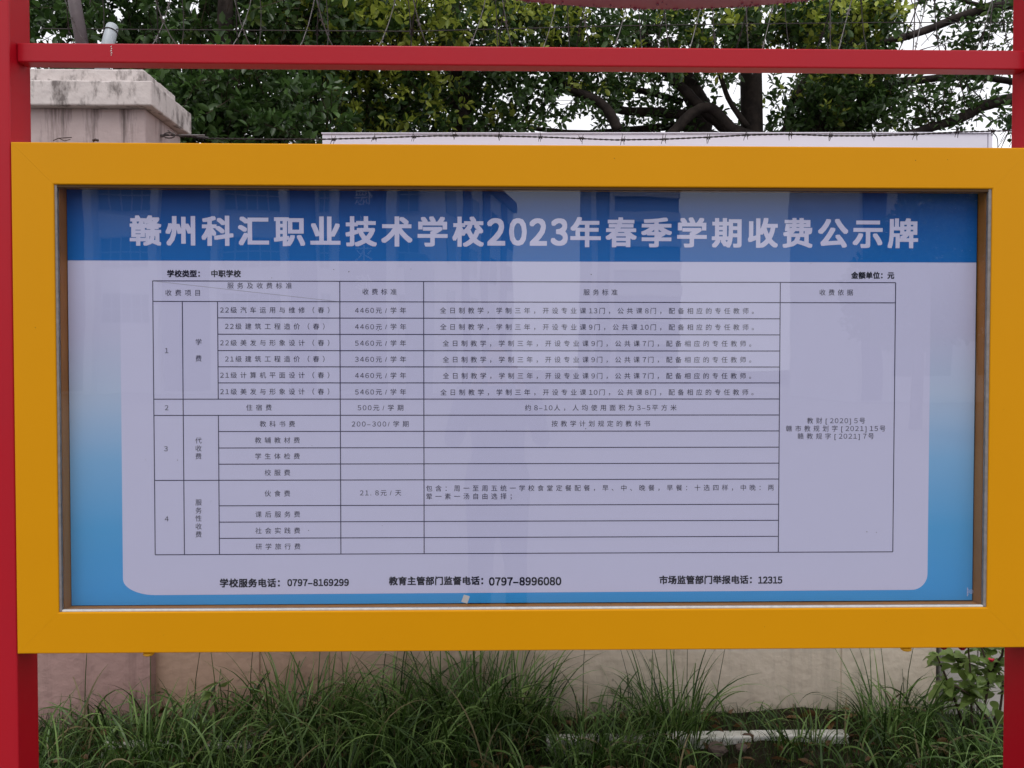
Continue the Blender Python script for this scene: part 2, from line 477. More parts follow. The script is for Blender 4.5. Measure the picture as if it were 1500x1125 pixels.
def slab(x0, x1, y0, y1, z0, z1, seed):
    """weathered coping slab: slightly irregular edges"""
    r = random.Random(seed)
    n_ = 14
    ring = []
    for k in range(n_): ring.append((x0 + (x1 - x0) * k / n_, y0))
    for k in range(n_): ring.append((x1, y0 + (y1 - y0) * k / n_))
    for k in range(n_): ring.append((x1 - (x1 - x0) * k / n_, y1))
    for k in range(n_): ring.append((x0, y1 - (y1 - y0) * k / n_))
    mb = MB(); vs = []
    for lev in (0, 1):
        for x, y in ring:
            j_ = lambda a: r.uniform(-a, a)
            vs.append((x + j_(0.0012), y + j_(0.0012), (z1 if lev else z0) + j_(0.0018)))
    k = len(ring)
    fs = [tuple(range(k - 1, -1, -1)), tuple(range(k, 2 * k))] + [(i, (i + 1) % k, (i + 1) % k + k, i + k) for i in range(k)]
    return mb.add(vs, fs)


slab(xc - 0.92, xc, 1.31, 1.74, 2.66, 2.765, 1).build('coping_slab', M['coping'], pier, bevel=0.006)
slab(xc - 0.87, xc - 0.055, 1.36, 1.69, 2.7655, 2.832, 2).build('coping_cap', M['coping'], pier, bevel=0.006)

# white tiled pier at the right end of the wall
tp = empty('tiled_pier', (at(1430, 1000, 1.38).x + 0.2, 1.5, 0), 'white tiled pier behind the flowering shrub at the right end of the wall', 'pier')
tx0 = joints[-1] + 0.012
MB().box((tx0, 1.39, -0.1), (tx0 + 0.8, 1.75, 1.3)).build('pier_core', M['concrete'], tp)
tme = MB().box((0, 0, 0), (0.145, 0.01, 0.145)).mesh('tile', M['tile'])
for i in range(5):
    for j in range(8):
        o = bpy.data.objects.new('tile', tme); COL.objects.link(o)
        o.location = (tx0 + 0.012 + i * 0.152, 1.379 + random.uniform(-0.001, 0.001), 0.0 + j * 0.152)
        attach(o, tp)

# white hoarding seen over the top of the board
hx0, hx1 = at(472, 199, 1.75).x, at(1447, 196, 1.75).x
hd = empty('hoarding', ((hx0 + hx1) / 2, 1.77, 0), 'long white sheet hoarding whose top edge shows above the yellow frame, behind the barbed wire', 'hoarding')
hw = (hx1 - hx0)
MB().prism([(hx0, 0), (hx1, 0), (hx1, 2.696), (hx0, 2.676)], 1.75, 1.775).build('sheet', M['hoard'], hd, bevel=0.003)
MB().prism([(hx0 - 0.003, 2.6765), (hx1 + 0.02, 2.6985), (hx1 + 0.02, 2.7035), (hx0 - 0.003, 2.6815)], 1.744, 1.781).build('top_rail', M['hoard'], hd)
MB().box((hx1 + 0.003, 1.748, 0), (hx1 + 0.022, 1.778, 2.6955)).build('end_post', M['hoard'], hd)

# kerb strip in the grass
kb = empty('kerb', (0.5, 1.12, 0), 'low white painted kerb strip lying in the grass in front of the wall', 'kerb')
for u0, u1, zt in ((150, 268, 0.026), (300, 372, 0.022), (800, 948, 0.036), (951, 1098, 0.044), (1101, 1240, 0.046)):
    MB().box((at(u0, 1070, 1.12).x, 1.09, -0.05), (at(u1, 1070, 1.12).x, 1.15, zt)).build('kerb_stone', M['kerb'], kb, bevel=0.006)

# ------------------------------------------------------------------ notice board
nb = empty('notice_board', (0, 0.05, 0), 'large notice board with red posts, thick yellow frame and glazed display case', 'notice board')
XL, XR, ZB, ZT, MW = -1.22, 1.22, 0.914, 2.0206, 0.108
XO = XR + MW
ZO0, ZO1 = ZB - MW, ZT + MW
for s_ in (-1, 1):
    a, b_ = sorted((s_ * (XO + 0.004), s_ * (XO + 0.104)))
    p_ = MB().box((a, 0.006, -0.1), (b_, 0.098, 3.12)).build('post', M['red'], nb, bevel=0.004, seg=3)
    MB().box((a - 0.03, -0.03, 0.001), (b_ + 0.03, 0.13, 0.012)).build('base_plate', M['red'], p_)
cb = MB().prism([(-XO - 0.003, 2.346), (XO + 0.003, 2.346), (XO + 0.003, 2.3965), (-XO - 0.003, 2.3955)], 0.036, 0.078)
cb.build('crossbar', M['red'], nb, bevel=0.0035, seg=3)
for s_ in (-1, 1):
    a, b_ = sorted((s_ * (XO + 0.003), s_ * (XO + 0.0005)))
# chipped paint on the crossbar
q = at(163, 77, 0.036)
ch = MB()
for k in range(5):
    zz = q.z + 0.014 - k * 0.0055
    ch.prism([(q.x - 0.002 + random.uniform(-.002, .002), zz), (q.x + 0.002 + random.uniform(-.002, .002), zz + 0.001), (q.x + 0.001, zz + 0.004)], 0.0352, 0.0362)
ch.build('paint_chip', M['gasket'], nb)

# yellow frame rails, mitred
D0, D1 = 0.0, 0.085
e_ = 0.0002
rails = [
    ([(-XO, ZO1), (-XO, ZO0), (XL, ZB), (XL, ZT)]),
    ([(XR, ZT), (XR, ZB), (XO, ZO0), (XO, ZO1)]),
    ([(-XO + e_, ZO1), (XL + e_, ZT), (XR - e_, ZT), (XO - e_, ZO1)]),
    ([(XL + e_, ZB), (-XO + e_, ZO0), (XO - e_, ZO0), (XR - e_, ZB)]),
]
for k, poly in enumerate(rails):
    ro = MB().prism(poly, D0, D1).build('frame_rail', M['yellow'], nb, bevel=0.0035, seg=3)
    ro.modifiers[0].limit_method = 'WEIGHT'
    wa = ro.data.attributes.new('bevel_weight_edge', 'FLOAT', 'EDGE')
    for ed in ro.data.edges:
        a_, b_ = (ro.data.vertices[i].co for i in ed.vertices)
        straight = (abs(a_.x - b_.x) < 0.01) or (abs(a_.z - b_.z) < 0.01)
        along = (b_ - a_).length > 0.5
        wa.data[ed.index].value = 1.0 if (straight and along) else 0.0
# inner walls of the case
IW = 1.213
IB, IT = 0.9165, 2.0185
PY = 0.047
wall_t = 0.005
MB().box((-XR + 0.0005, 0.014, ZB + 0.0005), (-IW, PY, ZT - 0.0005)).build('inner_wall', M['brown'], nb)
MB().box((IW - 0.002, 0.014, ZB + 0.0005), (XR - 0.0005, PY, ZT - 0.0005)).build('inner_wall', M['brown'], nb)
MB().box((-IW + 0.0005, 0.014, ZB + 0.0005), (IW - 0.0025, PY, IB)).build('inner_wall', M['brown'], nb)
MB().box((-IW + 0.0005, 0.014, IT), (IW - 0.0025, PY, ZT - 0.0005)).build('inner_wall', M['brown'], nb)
MB().box((-XR - 0.04, PY + 0.001, ZB - 0.04), (XR + 0.04, 0.084, ZT + 0.04)).build('back_panel', M['blackgap'], nb)
# gasket strips round the glass
gw = 0.0065
MB().box((-XR + 0.0004, 0.003, ZB + 0.0004), (-XR + gw, 0.0125, ZT - 0.0004)).build('gasket', M['gasket_grey'], nb, bevel=0.001)
MB().box((XR - gw - 0.002, 0.003, ZB + 0.0004), (XR - 0.0004, 0.0125, ZT - 0.0004)).build('gasket', M['gasket_grey'], nb, bevel=0.001)
MB().box((-XR + gw + 0.0004, 0.003, ZB + 0.0004), (XR - gw - 0.0024, 0.0125, ZB + 0.0055)).build('gasket', M['gasket'], nb, bevel=0.001)
MB().box((-XR + gw + 0.0004, 0.003, ZT - 0.0075), (XR - gw - 0.0024, 0.0125, ZT - 0.0004)).build('gasket', M['gasket_shaded'], nb, bevel=0.001)
MB().box((-XR + gw, 0.0055, ZB + 0.0058), (XR - gw - 0.0022, 0.0105, ZT - 0.0078)).build('glass_pane', M['glass'], nb)
# round yellow locks under the frame
for u, v in ((218, 960.5), (1327, 953.5)):
    q = at(u, v, 0.03)
    lk = MB()
    n_ = 20
    prof = [(0.001, -0.009), (0.010, -0.008), (0.014, -0.005), (0.0145, -0.001), (0.012, 0.0015), (0.006, 0.002), (0.006, 0.012)]
    vs = [(q.x + r * math.cos(2 * PI * j / n_), 0.03 + r * math.sin(2 * PI * j / n_), ZO0 - 0.0085 + z) for r, z in prof for j in range(n_)]
    fs = [(i * n_ + j, i * n_ + (j + 1) % n_, (i + 1) * n_ + (j + 1) % n_, (i + 1) * n_ + j) for i in range(len(prof) - 1) for j in range(n_)]
    fs.append(tuple(range(n_ - 1, -1, -1)))
    lk.add(vs, fs).build('lock', M['yellowhook'], nb, smooth=True)

# red arched header above the crossbar: its curved lower edge just dips into the picture
cx_, R_, zlow = 0.352, 3.45, 2.5445
pts = []
n_ = 72
for k in range(n_ + 1):
    x = -XO - 0.003 + (2 * XO + 0.006) * k / n_
    pts.append((x, zlow + R_ - math.sqrt(R_ * R_ - (x - cx_) ** 2)))
poly = pts + [(XO + 0.003, 3.08), (-XO - 0.003, 3.08)]
hdr = MB().prism(poly, 0.062, 0.142).build('arched_header', M['red_dark'], nb, bevel=0.002)
dr = MB()
for k in range(150):
    x = random.uniform(-0.30, 1.05)
    z = zlow + R_ - math.sqrt(R_ * R_ - (x - cx_) ** 2)
    r = random.choice([0.0018, 0.0025, 0.0032]) * random.uniform(0.8, 1.2)
    y = 0.142 - r * 1.2 - (random.random() < 0.25) * random.uniform(0, 0.06)
    vs = [(x, y, z - r * 1.7)]
    for z_, rr in ((-r * 1.2, r * 0.75), (-r * 0.4, r), (r * 0.3, r * 0.8)):
        vs += [(x + rr * math.cos(a * PI / 3), y + rr * math.sin(a * PI / 3), z + z_) for a in range(6)]
    fs = [(0, 1 + (j + 1) % 6, 1 + j) for j in range(6)]
    for l in range(2):
        fs += [(1 + l * 6 + j, 1 + l * 6 + (j + 1) % 6, 7 + l * 6 + (j + 1) % 6, 7 + l * 6 + j) for j in range(6)]
    dr.add(vs, fs)
d_ = dr.build('water_drops', M['drop'], hdr, smooth=True); d_['kind'] = 'stuff'

# ------------------------------------------------------------------ poster
PX0, PX1, PZ0, PZ1 = -1.2105, 1.2065, 0.9188, 2.0175
FY = PY - 0.003                                   # face of the poster sheet
po = empty('poster', (0, PY, PZ0), 'blue and white printed poster listing school fees in a ruled table behind the glass', 'poster')
MB().prism([(PX0, PZ0 + 0.0), (PX1, PZ0 + 0.002), (PX1, PZ1), (PX0, PZ1)], FY, PY - 0.0005).build('sheet', M['poster'], po)
MB().prism([(PX0, 1.8320), (PX1, 1.8335), (PX1, PZ1), (PX0, PZ1)], FY - 0.0004, FY - 0.00005).build('header_band', M['header'], po)
band = [o for o in COL.objects if o.name == 'header_band'][0]
# white rounded panel
RR = 0.043
pp = [(-1.0745, 1.8316), (-1.0745, 0.9455 + RR)]
for k in range(1, 12):
    a = PI + PI / 2 * k / 12
    pp.append((-1.0745 + RR * 2 + 2 * RR * math.cos(a), 0.9455 + RR + RR * math.sin(a)))
pp += [(-1.0745 + 2 * RR, 0.9455), (1.0836 - RR, 0.9495)]
for k in range(1, 12):
    a = 1.5 * PI + PI / 2 * k / 12
    pp.append((1.0836 - RR + RR * math.cos(a), 0.9495 + RR + RR * math.sin(a)))
pp += [(1.0836, 0.9495 + RR), (1.0836, 1.8316)]
MB().prism(pp, FY - 0.0004, FY - 0.00005).build('text_panel', M['white_print'], po)

TY = FY - 0.0007
gr = MB()


def hl(x0, x1, z, z2=None, t=0.0012):
    z2 = z if z2 is None else z2
    gr.prism([(x0, z - t), (x1, z2 - t), (x1, z2 + t), (x0, z + t)], TY, TY + 0.0002)


def vl(x, z0, z1, t=0.0012):
    gr.prism([(x - t, z0), (x + t, z0), (x + t, z1), (x - t, z1)], TY - 0.00001, TY + 0.00021)


CX = [-0.989, -0.912, -0.8196, -0.4978, -0.2762, 0.6765, 0.988]
RZ = [1.7788, 1.7248, 1.6816, 1.6385, 1.5953, 1.5524, 1.5098, 1.4667, 1.4237, 1.3808, 1.3371, 1.294, 1.2512, 1.1832, 1.1397, 1.0964, 1.0532]
hl(CX[0], CX[6], RZ[0]); hl(CX[0], CX[6], RZ[16])
hl(CX[0], CX[6], RZ[1])
for k in (2, 3, 4, 5, 6, 9, 10, 11, 13, 14, 15):
    hl(CX[2], CX[5], RZ[k])
for k in (7, 8, 12):
    hl(CX[0], CX[5], RZ[k])
vl(CX[0], RZ[16], RZ[0]); vl(CX[6], RZ[16], RZ[0]); vl(CX[5], RZ[16], RZ[0]); vl(CX[4], RZ[16], RZ[0]); vl(CX[3], RZ[16], RZ[0])
vl(CX[1], RZ[16], RZ[1]); vl(CX[2], RZ[7], RZ[1]); vl(CX[2], RZ[16], RZ[8])
gr.build('table_rules', M['line'], po)
gr = MB()
gr.prism([(CX[0], RZ[0] - 0.001), (CX[3], RZ[1] - 0.0006), (CX[3], RZ[1] + 0.0006), (CX[0], RZ[0] + 0.0002)], TY, TY + 0.0002)
gr.build('diagonal_rule', M['faint'], po)

# ---- lettering
fc = bpy.data.curves.new('lettering_source', 'FONT')
fo = bpy.data.objects.new('lettering_source', fc)
COL.objects.link(fo)
fc.resolution_u = 3
GC = {}


def glyph(ch, off):
    key = (ch, off)
    if key in GC: return GC[key]
    wd_ = ch in '0123456789'
    fc.body = chr(ord(ch) + 0xFEE0) if wd_ else ch       # the full-width digits have the plain grotesque form of the print
    dg = bpy.context.evaluated_depsgraph_get(); dg.update()
    me = bpy.data.meshes.new_from_object(fo.evaluated_get(dg))
    n_ = len(me.vertices)
    co = np.zeros(n_ * 3); me.vertices.foreach_get('co', co); co = co.reshape(-1, 3)[:, :2]
    fs = [tuple(p.vertices) for p in me.polygons]
    if wd_ and n_:
        co[:, 0] += 0.275 - 0.5
    bpy.data.meshes.remove(me)
    GC[key] = (co, fs)
    return GC[key]


STRIKE = [(-1, -1), (0, -1), (1, -1), (1, 0), (1, 1), (0, 1), (-1, 1), (-1, 0), (0, 0)]


def wide(ch):
    return ord(ch) > 0x2E00


PPM = 548.5                                        # photograph pixels per metre on the poster


def line(text, u, v, em=9.7, adv=13.6, nadv=7.2, off=0.0, m='ink_grey', left=None, fit=None, y=None, sx=1.0, name='lettering', asc=1.0):
    """one line of print centred at photo place (u, v); em, adv in photo pixels"""
    tot = 0; pos = []
    for c in text:
        a = adv if wide(c) else nadv
        pos.append(tot); tot += a
    vis = tot - ((adv - em) if wide(text[-1]) else (nadv - em * 0.55))
    q = at(left if left is not None else (fit[0] if fit else u), v, PY)
    k = 1 / PPM
    x0 = q.x if left is not None else q.x - vis * k / 2
    sc2 = 1.0
    if fit:
        x0 = at(fit[0], v, PY).x; x1 = at(fit[1], v, PY).x
        sc2 = (x1 - x0) / (vis * k)
    mb = MB(); yy = TY - 0.00015 if y is None else y
    for c, p_ in zip(text, pos):
        if c == ' ': continue
        co, fs = glyph(c, off)
        if len(co) == 0: continue
        e = em * k
        s2 = asc if not wide(c) else 1.0
        if off:                                   # bold: the stroke is struck nine times, a hair apart
            for j, (ja, jb) in enumerate(STRIKE):
                oa, ob = off * ja, off * jb
                mb.add([(x0 + (p_ * k + (a + oa) * e * sx) * sc2, yy - j * 0.00002, q.z + ((b2 + ob) * s2 - 0.38) * e) for a, b2 in co], fs)
            continue
        vs = [(x0 + (p_ * k + a * e * sx) * sc2, yy, q.z + (b2 * s2 - 0.38) * e) for a, b2 in co]
        mb.add(vs, fs)
    o = mb.build(name, M[m], po)
    if len(text) > 1: o['kind'] = 'stuff'
    return o


def headline(text, cells, z0, z1, off):
    for c, (a, b_) in zip(text, cells):
        mb = MB()
        co, fs = glyph(c, off)
        mn, mxx = co.min(0), co.max(0)
        for j, (ja, jb) in enumerate(STRIKE):
            oa, ob = off * PPM_EM * ja, off * PPM_EM * jb * (0.8 if wide(c) else 1)
            y = TY - j * 0.00002
            if wide(c):
                vs = [(a + oa + (p_[0] - 0.02) / 0.96 * (b_ - a), y, ob + z0 + (p_[1] + 0.10) / 0.96 * (z1 - z0)) for p_ in co]
            else:
                a1, b1 = a + off * PPM_EM, b_ - off * PPM_EM
                vs = [(a1 + oa + (p_[0] - mn[0]) / (mxx[0] - mn[0]) * (b1 - a1), y, ob + z0 + 0.0055 + (p_[1] - mn[1]) / (mxx[1] - mn[1]) * (z1 - z0 - 0.011)) for p_ in co]
            mb.add(vs, fs)
        mb.build('headline_character', M['white_print'], band)


PPM_EM = 0.085
t1 = '赣州科汇职业技术学校'
t2 = '2023'
t3 = '年春季学期收费公示牌'
cells = []
x0 = at(191.5, 337, PY).x; x1 = at(708, 337, PY).x
wch = 44 / PPM
pit = (x1 - x0 - wch) / (len(t1) - 1)
cells += [(x0 + i * pit, x0 + i * pit + wch) for i in range(len(t1))]
for u0, u1 in ((713.5, 740), (745.8, 771.5), (775.5, 801), (806.5, 831.5)):
    cells.append((at(u0, 337, PY).x, at(u1, 337, PY).x))
x0 = at(835.5, 337, PY).x; x1 = at(1343.5, 337, PY).x
pit = (x1 - x0 - wch) / (len(t3) - 1)
cells += [(x0 + i * pit, x0 + i * pit + wch) for i in range(len(t3))]
headline(t1 + t2 + t3, cells, 1.8715, 1.9500, 0.032)

BO = 0.034
line('学校类型：', 0, 401, em=10.6, adv=10.9, off=BO, m='ink', left=245.3)
line('中职学校', 0, 401, em=10.6, adv=10.9, off=BO, m='ink', left=309.5)
line('金额单位：元', 0, 403.5, em=10.4, adv=10.7, off=BO, m='ink', left=1246)
line('学校服务电话：', 0, 853.5, em=13.2, adv=13.8, off=BO, m='ink', left=322.4)
line('0797–8169299', 0, 852.8, em=12.9, nadv=7.55, off=BO, m='ink', fit=(421.8, 512), sx=0.9)
line('教育主管部门监督电话：', 0, 850.5, em=13.0, adv=13.35, off=BO, m='ink', left=570)
line('0797–8996080', 0, 851, em=15.2, nadv=8.9, off=BO, m='ink', fit=(716.7, 822.5), sx=0.9)
line('市场监管部门举报电话：', 0, 849, em=13.0, adv=13.3, off=BO, m='ink', left=965)
line('12315', 0, 849, em=13.2, nadv=7.5, off=BO, m='ink', fit=(1110, 1145.8), sx=0.9)

TO = 0.002
line('服务及收费标准', 381, 418.5, adv=14.0)
line('收费项目', 269, 429, adv=14.0)
line('收费标准', 556.3, 427.5)
line('服务标准', 879.4, 428.3)
line('收费依据', 1224, 428.5)
rows = [('22级汽车运用与维修（春）', '4460元/学年', '全日制教学，学制三年，开设专业课13门，公共课8门，配备相应的专任教师。'),
        ('22级建筑工程造价（春）', '4460元/学年', '全日制教学，学制三年，开设专业课9门，公共课10门，配备相应的专任教师。'),
        ('22级美发与形象设计（春）', '5460元/学年', '全日制教学，学制三年，开设专业课9门，公共课7门，配备相应的专任教师。'),
        ('21级建筑工程造价（春）', '3460元/学年', '全日制教学，学制三年，开设专业课9门，公共课7门，配备相应的专任教师。'),
        ('21级计算机平面设计（春）', '4460元/学年', '全日制教学，学制三年，开设专业课9门，公共课7门，配备相应的专任教师。'),
        ('21级美发与形象设计（春）', '5460元/学年', '全日制教学，学制三年，开设专业课10门，公共课8门，配备相应的专任教师。')]
vy = [454.3, 478.2, 502.2, 525.8, 549.5, 573.5]
for (a, b_, c), v in zip(rows, vy):
    line(a, 406.5, v, adv=14.0, nadv=7.4)
    line(b_, 558, v + 0.5, adv=13.9, nadv=7.4)
    line(c, 878, v + 1.0)
line('住宿费', 380, 596.8, adv=14.0); line('500元/学期', 558, 597, adv=13.9, nadv=7.4)
line('约8–10人，人均使用面积为3–5平方米', 880, 597)
line('教科书费', 407, 620.8, adv=14.0); line('200–300/学期', 557.5, 620.8, adv=13.9, nadv=7.5)
line('按教学计划规定的教科书', 880, 620.3)
line('教辅教材费', 407, 644.6, adv=14.0)
line('学生体检费', 407, 668, adv=14.0)
line('校服费', 407, 692, adv=14.0)
line('伙食费', 407, 722.5, adv=14.0); line('21.8元/天', 558, 721.5, adv=13.9, nadv=7.4)
line('课后服务费', 407.5, 753, adv=14.0)
line('社会实践费', 407.5, 776.8, adv=14.0)
line('研学旅行费', 408, 800, adv=14.0)
line('包含：周一至周五统一学校食堂定餐配餐，早、中、晚餐，早餐：十选四样，中晚：两', 0, 715, left=624)
line('荤一素一汤自由选择；', 0, 726.8, left=624)
line('教财[2020]5号', 1224, 616); line('赣市教规划字[2021]15号', 1223.5, 627.5); line('赣教规字[2021]7号', 1223.5, 638.7)
for c, u, v in (('1', 245, 513.5), ('2', 245, 597), ('3', 244, 657), ('4', 245, 759.5), ('学', 291.7, 501), ('费', 291.7, 525),
                ('代', 291.5, 645), ('收', 291.5, 656.6), ('费', 291.5, 668), ('服', 291.7, 735.5), ('务', 291.7, 747.3), ('性', 291.7, 758.9), ('收', 291.7, 770.6), ('费', 291.7, 782.2)):
    line(c, u, v)
# small printer's mark in the lower right corner: a ring and a column of tiny characters
q = at(1421.5, 866, PY)
rg = MB()
for k in range(24):
    a0, a1 = 2 * PI * k / 24, 2 * PI * (k + 1) / 24
    for r0, r1 in ((0.0045, 0.0055), (0.0015, 0.0024)):
        rg.add([(q.x + r0 * math.cos(a0), TY, q.z + r0 * math.sin(a0)), (q.x + r1 * math.cos(a0), TY, q.z + r1 * math.sin(a0)),
                (q.x + r1 * math.cos(a1), TY, q.z + r1 * math.sin(a1)), (q.x + r0 * math.cos(a1), TY, q.z + r0 * math.sin(a1))], [(0, 1, 2, 3)])
for k in range(6):
    rg.box((q.x - 0.0115, TY, q.z - 0.012 + k * 0.004), (q.x - 0.0090, TY + 0.0002, q.z - 0.0095 + k * 0.004))
    if k < 4: rg.box((q.x - 0.0080, TY, q.z - 0.008 + k * 0.004), (q.x - 0.0068, TY + 0.0002, q.z - 0.006 + k * 0.004))
rg.build('printed_mark', M['white_print'], po)
bpy.data.objects.remove(fo)

q = at(682, 877, 0.004)
tape = MB().add([(-0.0075, 0, -0.006), (0.003, 0, -0.0105), (0.0075, 0, 0.0055), (-0.0028, 0, 0.0095),
                 (-0.0075, 0.0006, -0.006), (0.003, 0.0006, -0.0105), (0.0075, 0.0006, 0.0055), (-0.0028, 0.0006, 0.0095)],
                [(0, 1, 2, 3), (7, 6, 5, 4), (0, 4, 5, 1), (1, 5, 6, 2), (2, 6, 7, 3), (3, 7, 4, 0)]).build('tape_scrap', M['tape'])
tape.location = (q.x, 0.0018, q.z)
tape.scale = (1.5, 1, 1.2)
tag(tape, 'small square scrap of grey tape stuck low on the glass over the blue border', 'tape')

# specks of dirt on the glass
dm = MB()
for u, v in ((344, 404), (398, 407), (489, 395), (511, 398), (602, 394), (866, 402), (1268, 403), (1284, 780), (1270, 779), (452, 777), (309, 734), (213, 673), (457, 653), (742, 631), (858, 628), (554, 484), (260, 674), (1188, 386), (1228, 854), (895, 885), (706, 370), (560, 770), (1000, 585)):
    q = at(u, v, 0.005); r = random.uniform(0.0007, 0.0016)
    dm.add([(q.x + r * math.cos(a * PI / 3) * random.uniform(.6, 1.2), 0.0051, q.z + r * math.sin(a * PI / 3) * random.uniform(.6, 1.2)) for a in range(6)], [(0, 1, 2, 3, 4, 5)])
for u, v in ((1341, 235), (1388, 234), (1298, 910), (560, 935), (900, 232), (240, 930), (1470, 600), (52, 480), (1120, 918)):
    q = at(u, v, 0.0); r = random.uniform(0.0006, 0.0013)
    dm.add([(q.x + r * math.cos(a * PI / 3) * random.uniform(.6, 1.2), -0.0004, q.z + r * math.sin(a * PI / 3) * random.uniform(.6, 1.2)) for a in range(6)], [(0, 1, 2, 3, 4, 5)])
o = dm.build('dirt_specks', M['blackgap'], nb); o['kind'] = 'stuff'

# twigs lying on the frame top
for name, pts_, lab in (('dry_twig', [(78, 206), (86, 202.5), (105, 201.3)], 'thin dark forked twig on the top left corner of the yellow frame'),
                        ('dead_leaf', [(136, 206.4), (140, 204.6), (144, 206)], 'tiny dark dead leaf on the frame top right of the forked twig')):
    tb = MB()
    wp = [at(u, v, 0.05) for u, v in pts_]
    for p_ in wp: p_.z = max(p_.z, ZO1 + 0.003)
    tb.tube(wp, 0.0012 if name == 'dry_twig' else 0.0035, 5)
    if name == 'dry_twig':
        tb.tube([wp[1], wp[1] + Vector((0.01, 0.01, -0.004)), wp[1] + Vector((0.03, 0.0, -0.003))], 0.001, 5)
    tag(tb.build(name, M['steel']), lab, 'twig' if name == 'dry_twig' else 'leaf')

# ------------------------------------------------------------------ barbed wire along the wall
bwp = [(240, 198), (262, 198), (300, 203), (380, 204), (470, 204), (550, 202), (640, 199), (720, 199), (800, 201), (900, 205), (970, 204), (1040, 201), (1090, 198), (1150, 196.5), (1220, 199), (1280, 199), (1340, 197), (1400, 193.5), (1460, 192), (1560, 191), (1640, 195)]
path = []
P = [at(u, v, 1.50) for u, v in bwp]
for i in range(len(P) - 1):
    for k in range(24):
        path.append(P[i].lerp(P[i + 1], k / 24))
path.append(P[-1])
bwz = empty('barbed_wire', (0.3, 1.5, 2.59), 'single dark strand of barbed wire stretched from the pier across the white hoarding', 'barbed wire')
for s_ in (0, PI):
    pts_ = []; L_ = 0
    for i, p_ in enumerate(path):
        if i: L_ += (p_ - path[i - 1]).length
        a = L_ * 2 * PI / 0.05 + s_
        pts_.append(p_ + Vector((0, math.cos(a) * 0.0022, math.sin(a) * 0.0022)))
    MB().tube(pts_, 0.0021, 5).build('strand', M['steel'], bwz, smooth=True)
for u, v in ((488, 204.5), (548, 203), (606, 200.5), (665, 198.5), (731, 199.5), (791, 201.3), (851, 202.8), (912, 205), (972, 204.3), (1037, 202), (1093, 198), (1157, 197.2), (1216, 199), (1279, 199), (1341, 197), (1402, 193.5), (1454, 192)):
    c_ = at(u, v, 1.50); b2 = MB()
    for k in range(2):
        off = (k - 0.5) * 0.010
        pts_ = [c_ + Vector((off + j * 0.0012, math.cos(j * 1.6) * 0.0055, math.sin(j * 1.6) * 0.0055)) for j in range(7)]
        b2.tube(pts_, 0.0021, 5)
        for sg in (-1, 1):
            a = random.uniform(0.9, 2.2) * sg
            b2.tube([c_ + Vector((off, 0, 0)), c_ + Vector((off + math.cos(a) * 0.014 , random.uniform(-.012, .012), math.sin(a) * random.uniform(0.018, 0.028)))], [0.0022, 0.0010], 4)
    b2.build('barb', M['steel'], bwz)
# eye bolt and tensioner on the pier
tn = MB()
q0 = at(238, 199, 1.50)
tn.tube([q0 + Vector((-0.04, 0, 0)), q0 + Vector((0.005, 0, 0))], 0.007, 8)
ring = [q0 + Vector((0.03 + 0.025 * math.cos(a), 0, 0.012 * math.sin(a) + 0.002)) for a in [k * PI / 8 for k in range(17)]]
tn.tube(ring, 0.003, 6)
tn.tube([at(262, 198, 1.5), at(300, 198.5, 1.495)], 0.0045, 6)
tn.tube([at(262, 199.5, 1.51), at(305, 201.5, 1.505)], 0.003, 6)
tn.tube([at(246, 191, 1.5), at(256, 199, 1.5)], 0.003, 6)
tn.build('tensioner', M['wire_grey'], bwz)

# leaning posts on the pier
q0, q1 = at(98, -60, 1.62), at(127.5, 104, 1.55)
lp = MB().tube([q0, q0.lerp(q1, 0.5), q1], 0.0275, 14).build('fence_pole', M['pole'], smooth=True)
tag(lp, 'dark brown-grey pole leaning on top of the pier', 'pole')
q0, q1 = at(165, 38, 1.62), at(148, 104, 1.50)
dd = (q0 - q1).normalized()
zp = empty('short_pipe', q1, 'short pale grey pipe with rounded end tilted over the pier coping', 'pipe')
MB().tube([q1, q0 - dd * 0.012, q0 - dd * 0.004, q0 + dd * 0.004, q0 + dd * 0.008], [0.027, 0.027, 0.025, 0.017, 0.003], 16).build('tube', M['zinc'], zp, smooth=True)
c_ = q0 - dd * 0.04
s1 = dd.orthogonal().normalized(); s2 = dd.cross(s1)
MB().tube([c_ + (s1 * math.cos(a) + s2 * math.sin(a)) * 0.029 + dd * 0.004 * math.sin(a) for a in [k * PI / 10 for k in range(21)]], 0.0025, 5).build('wire_tie', M['steel'], zp)

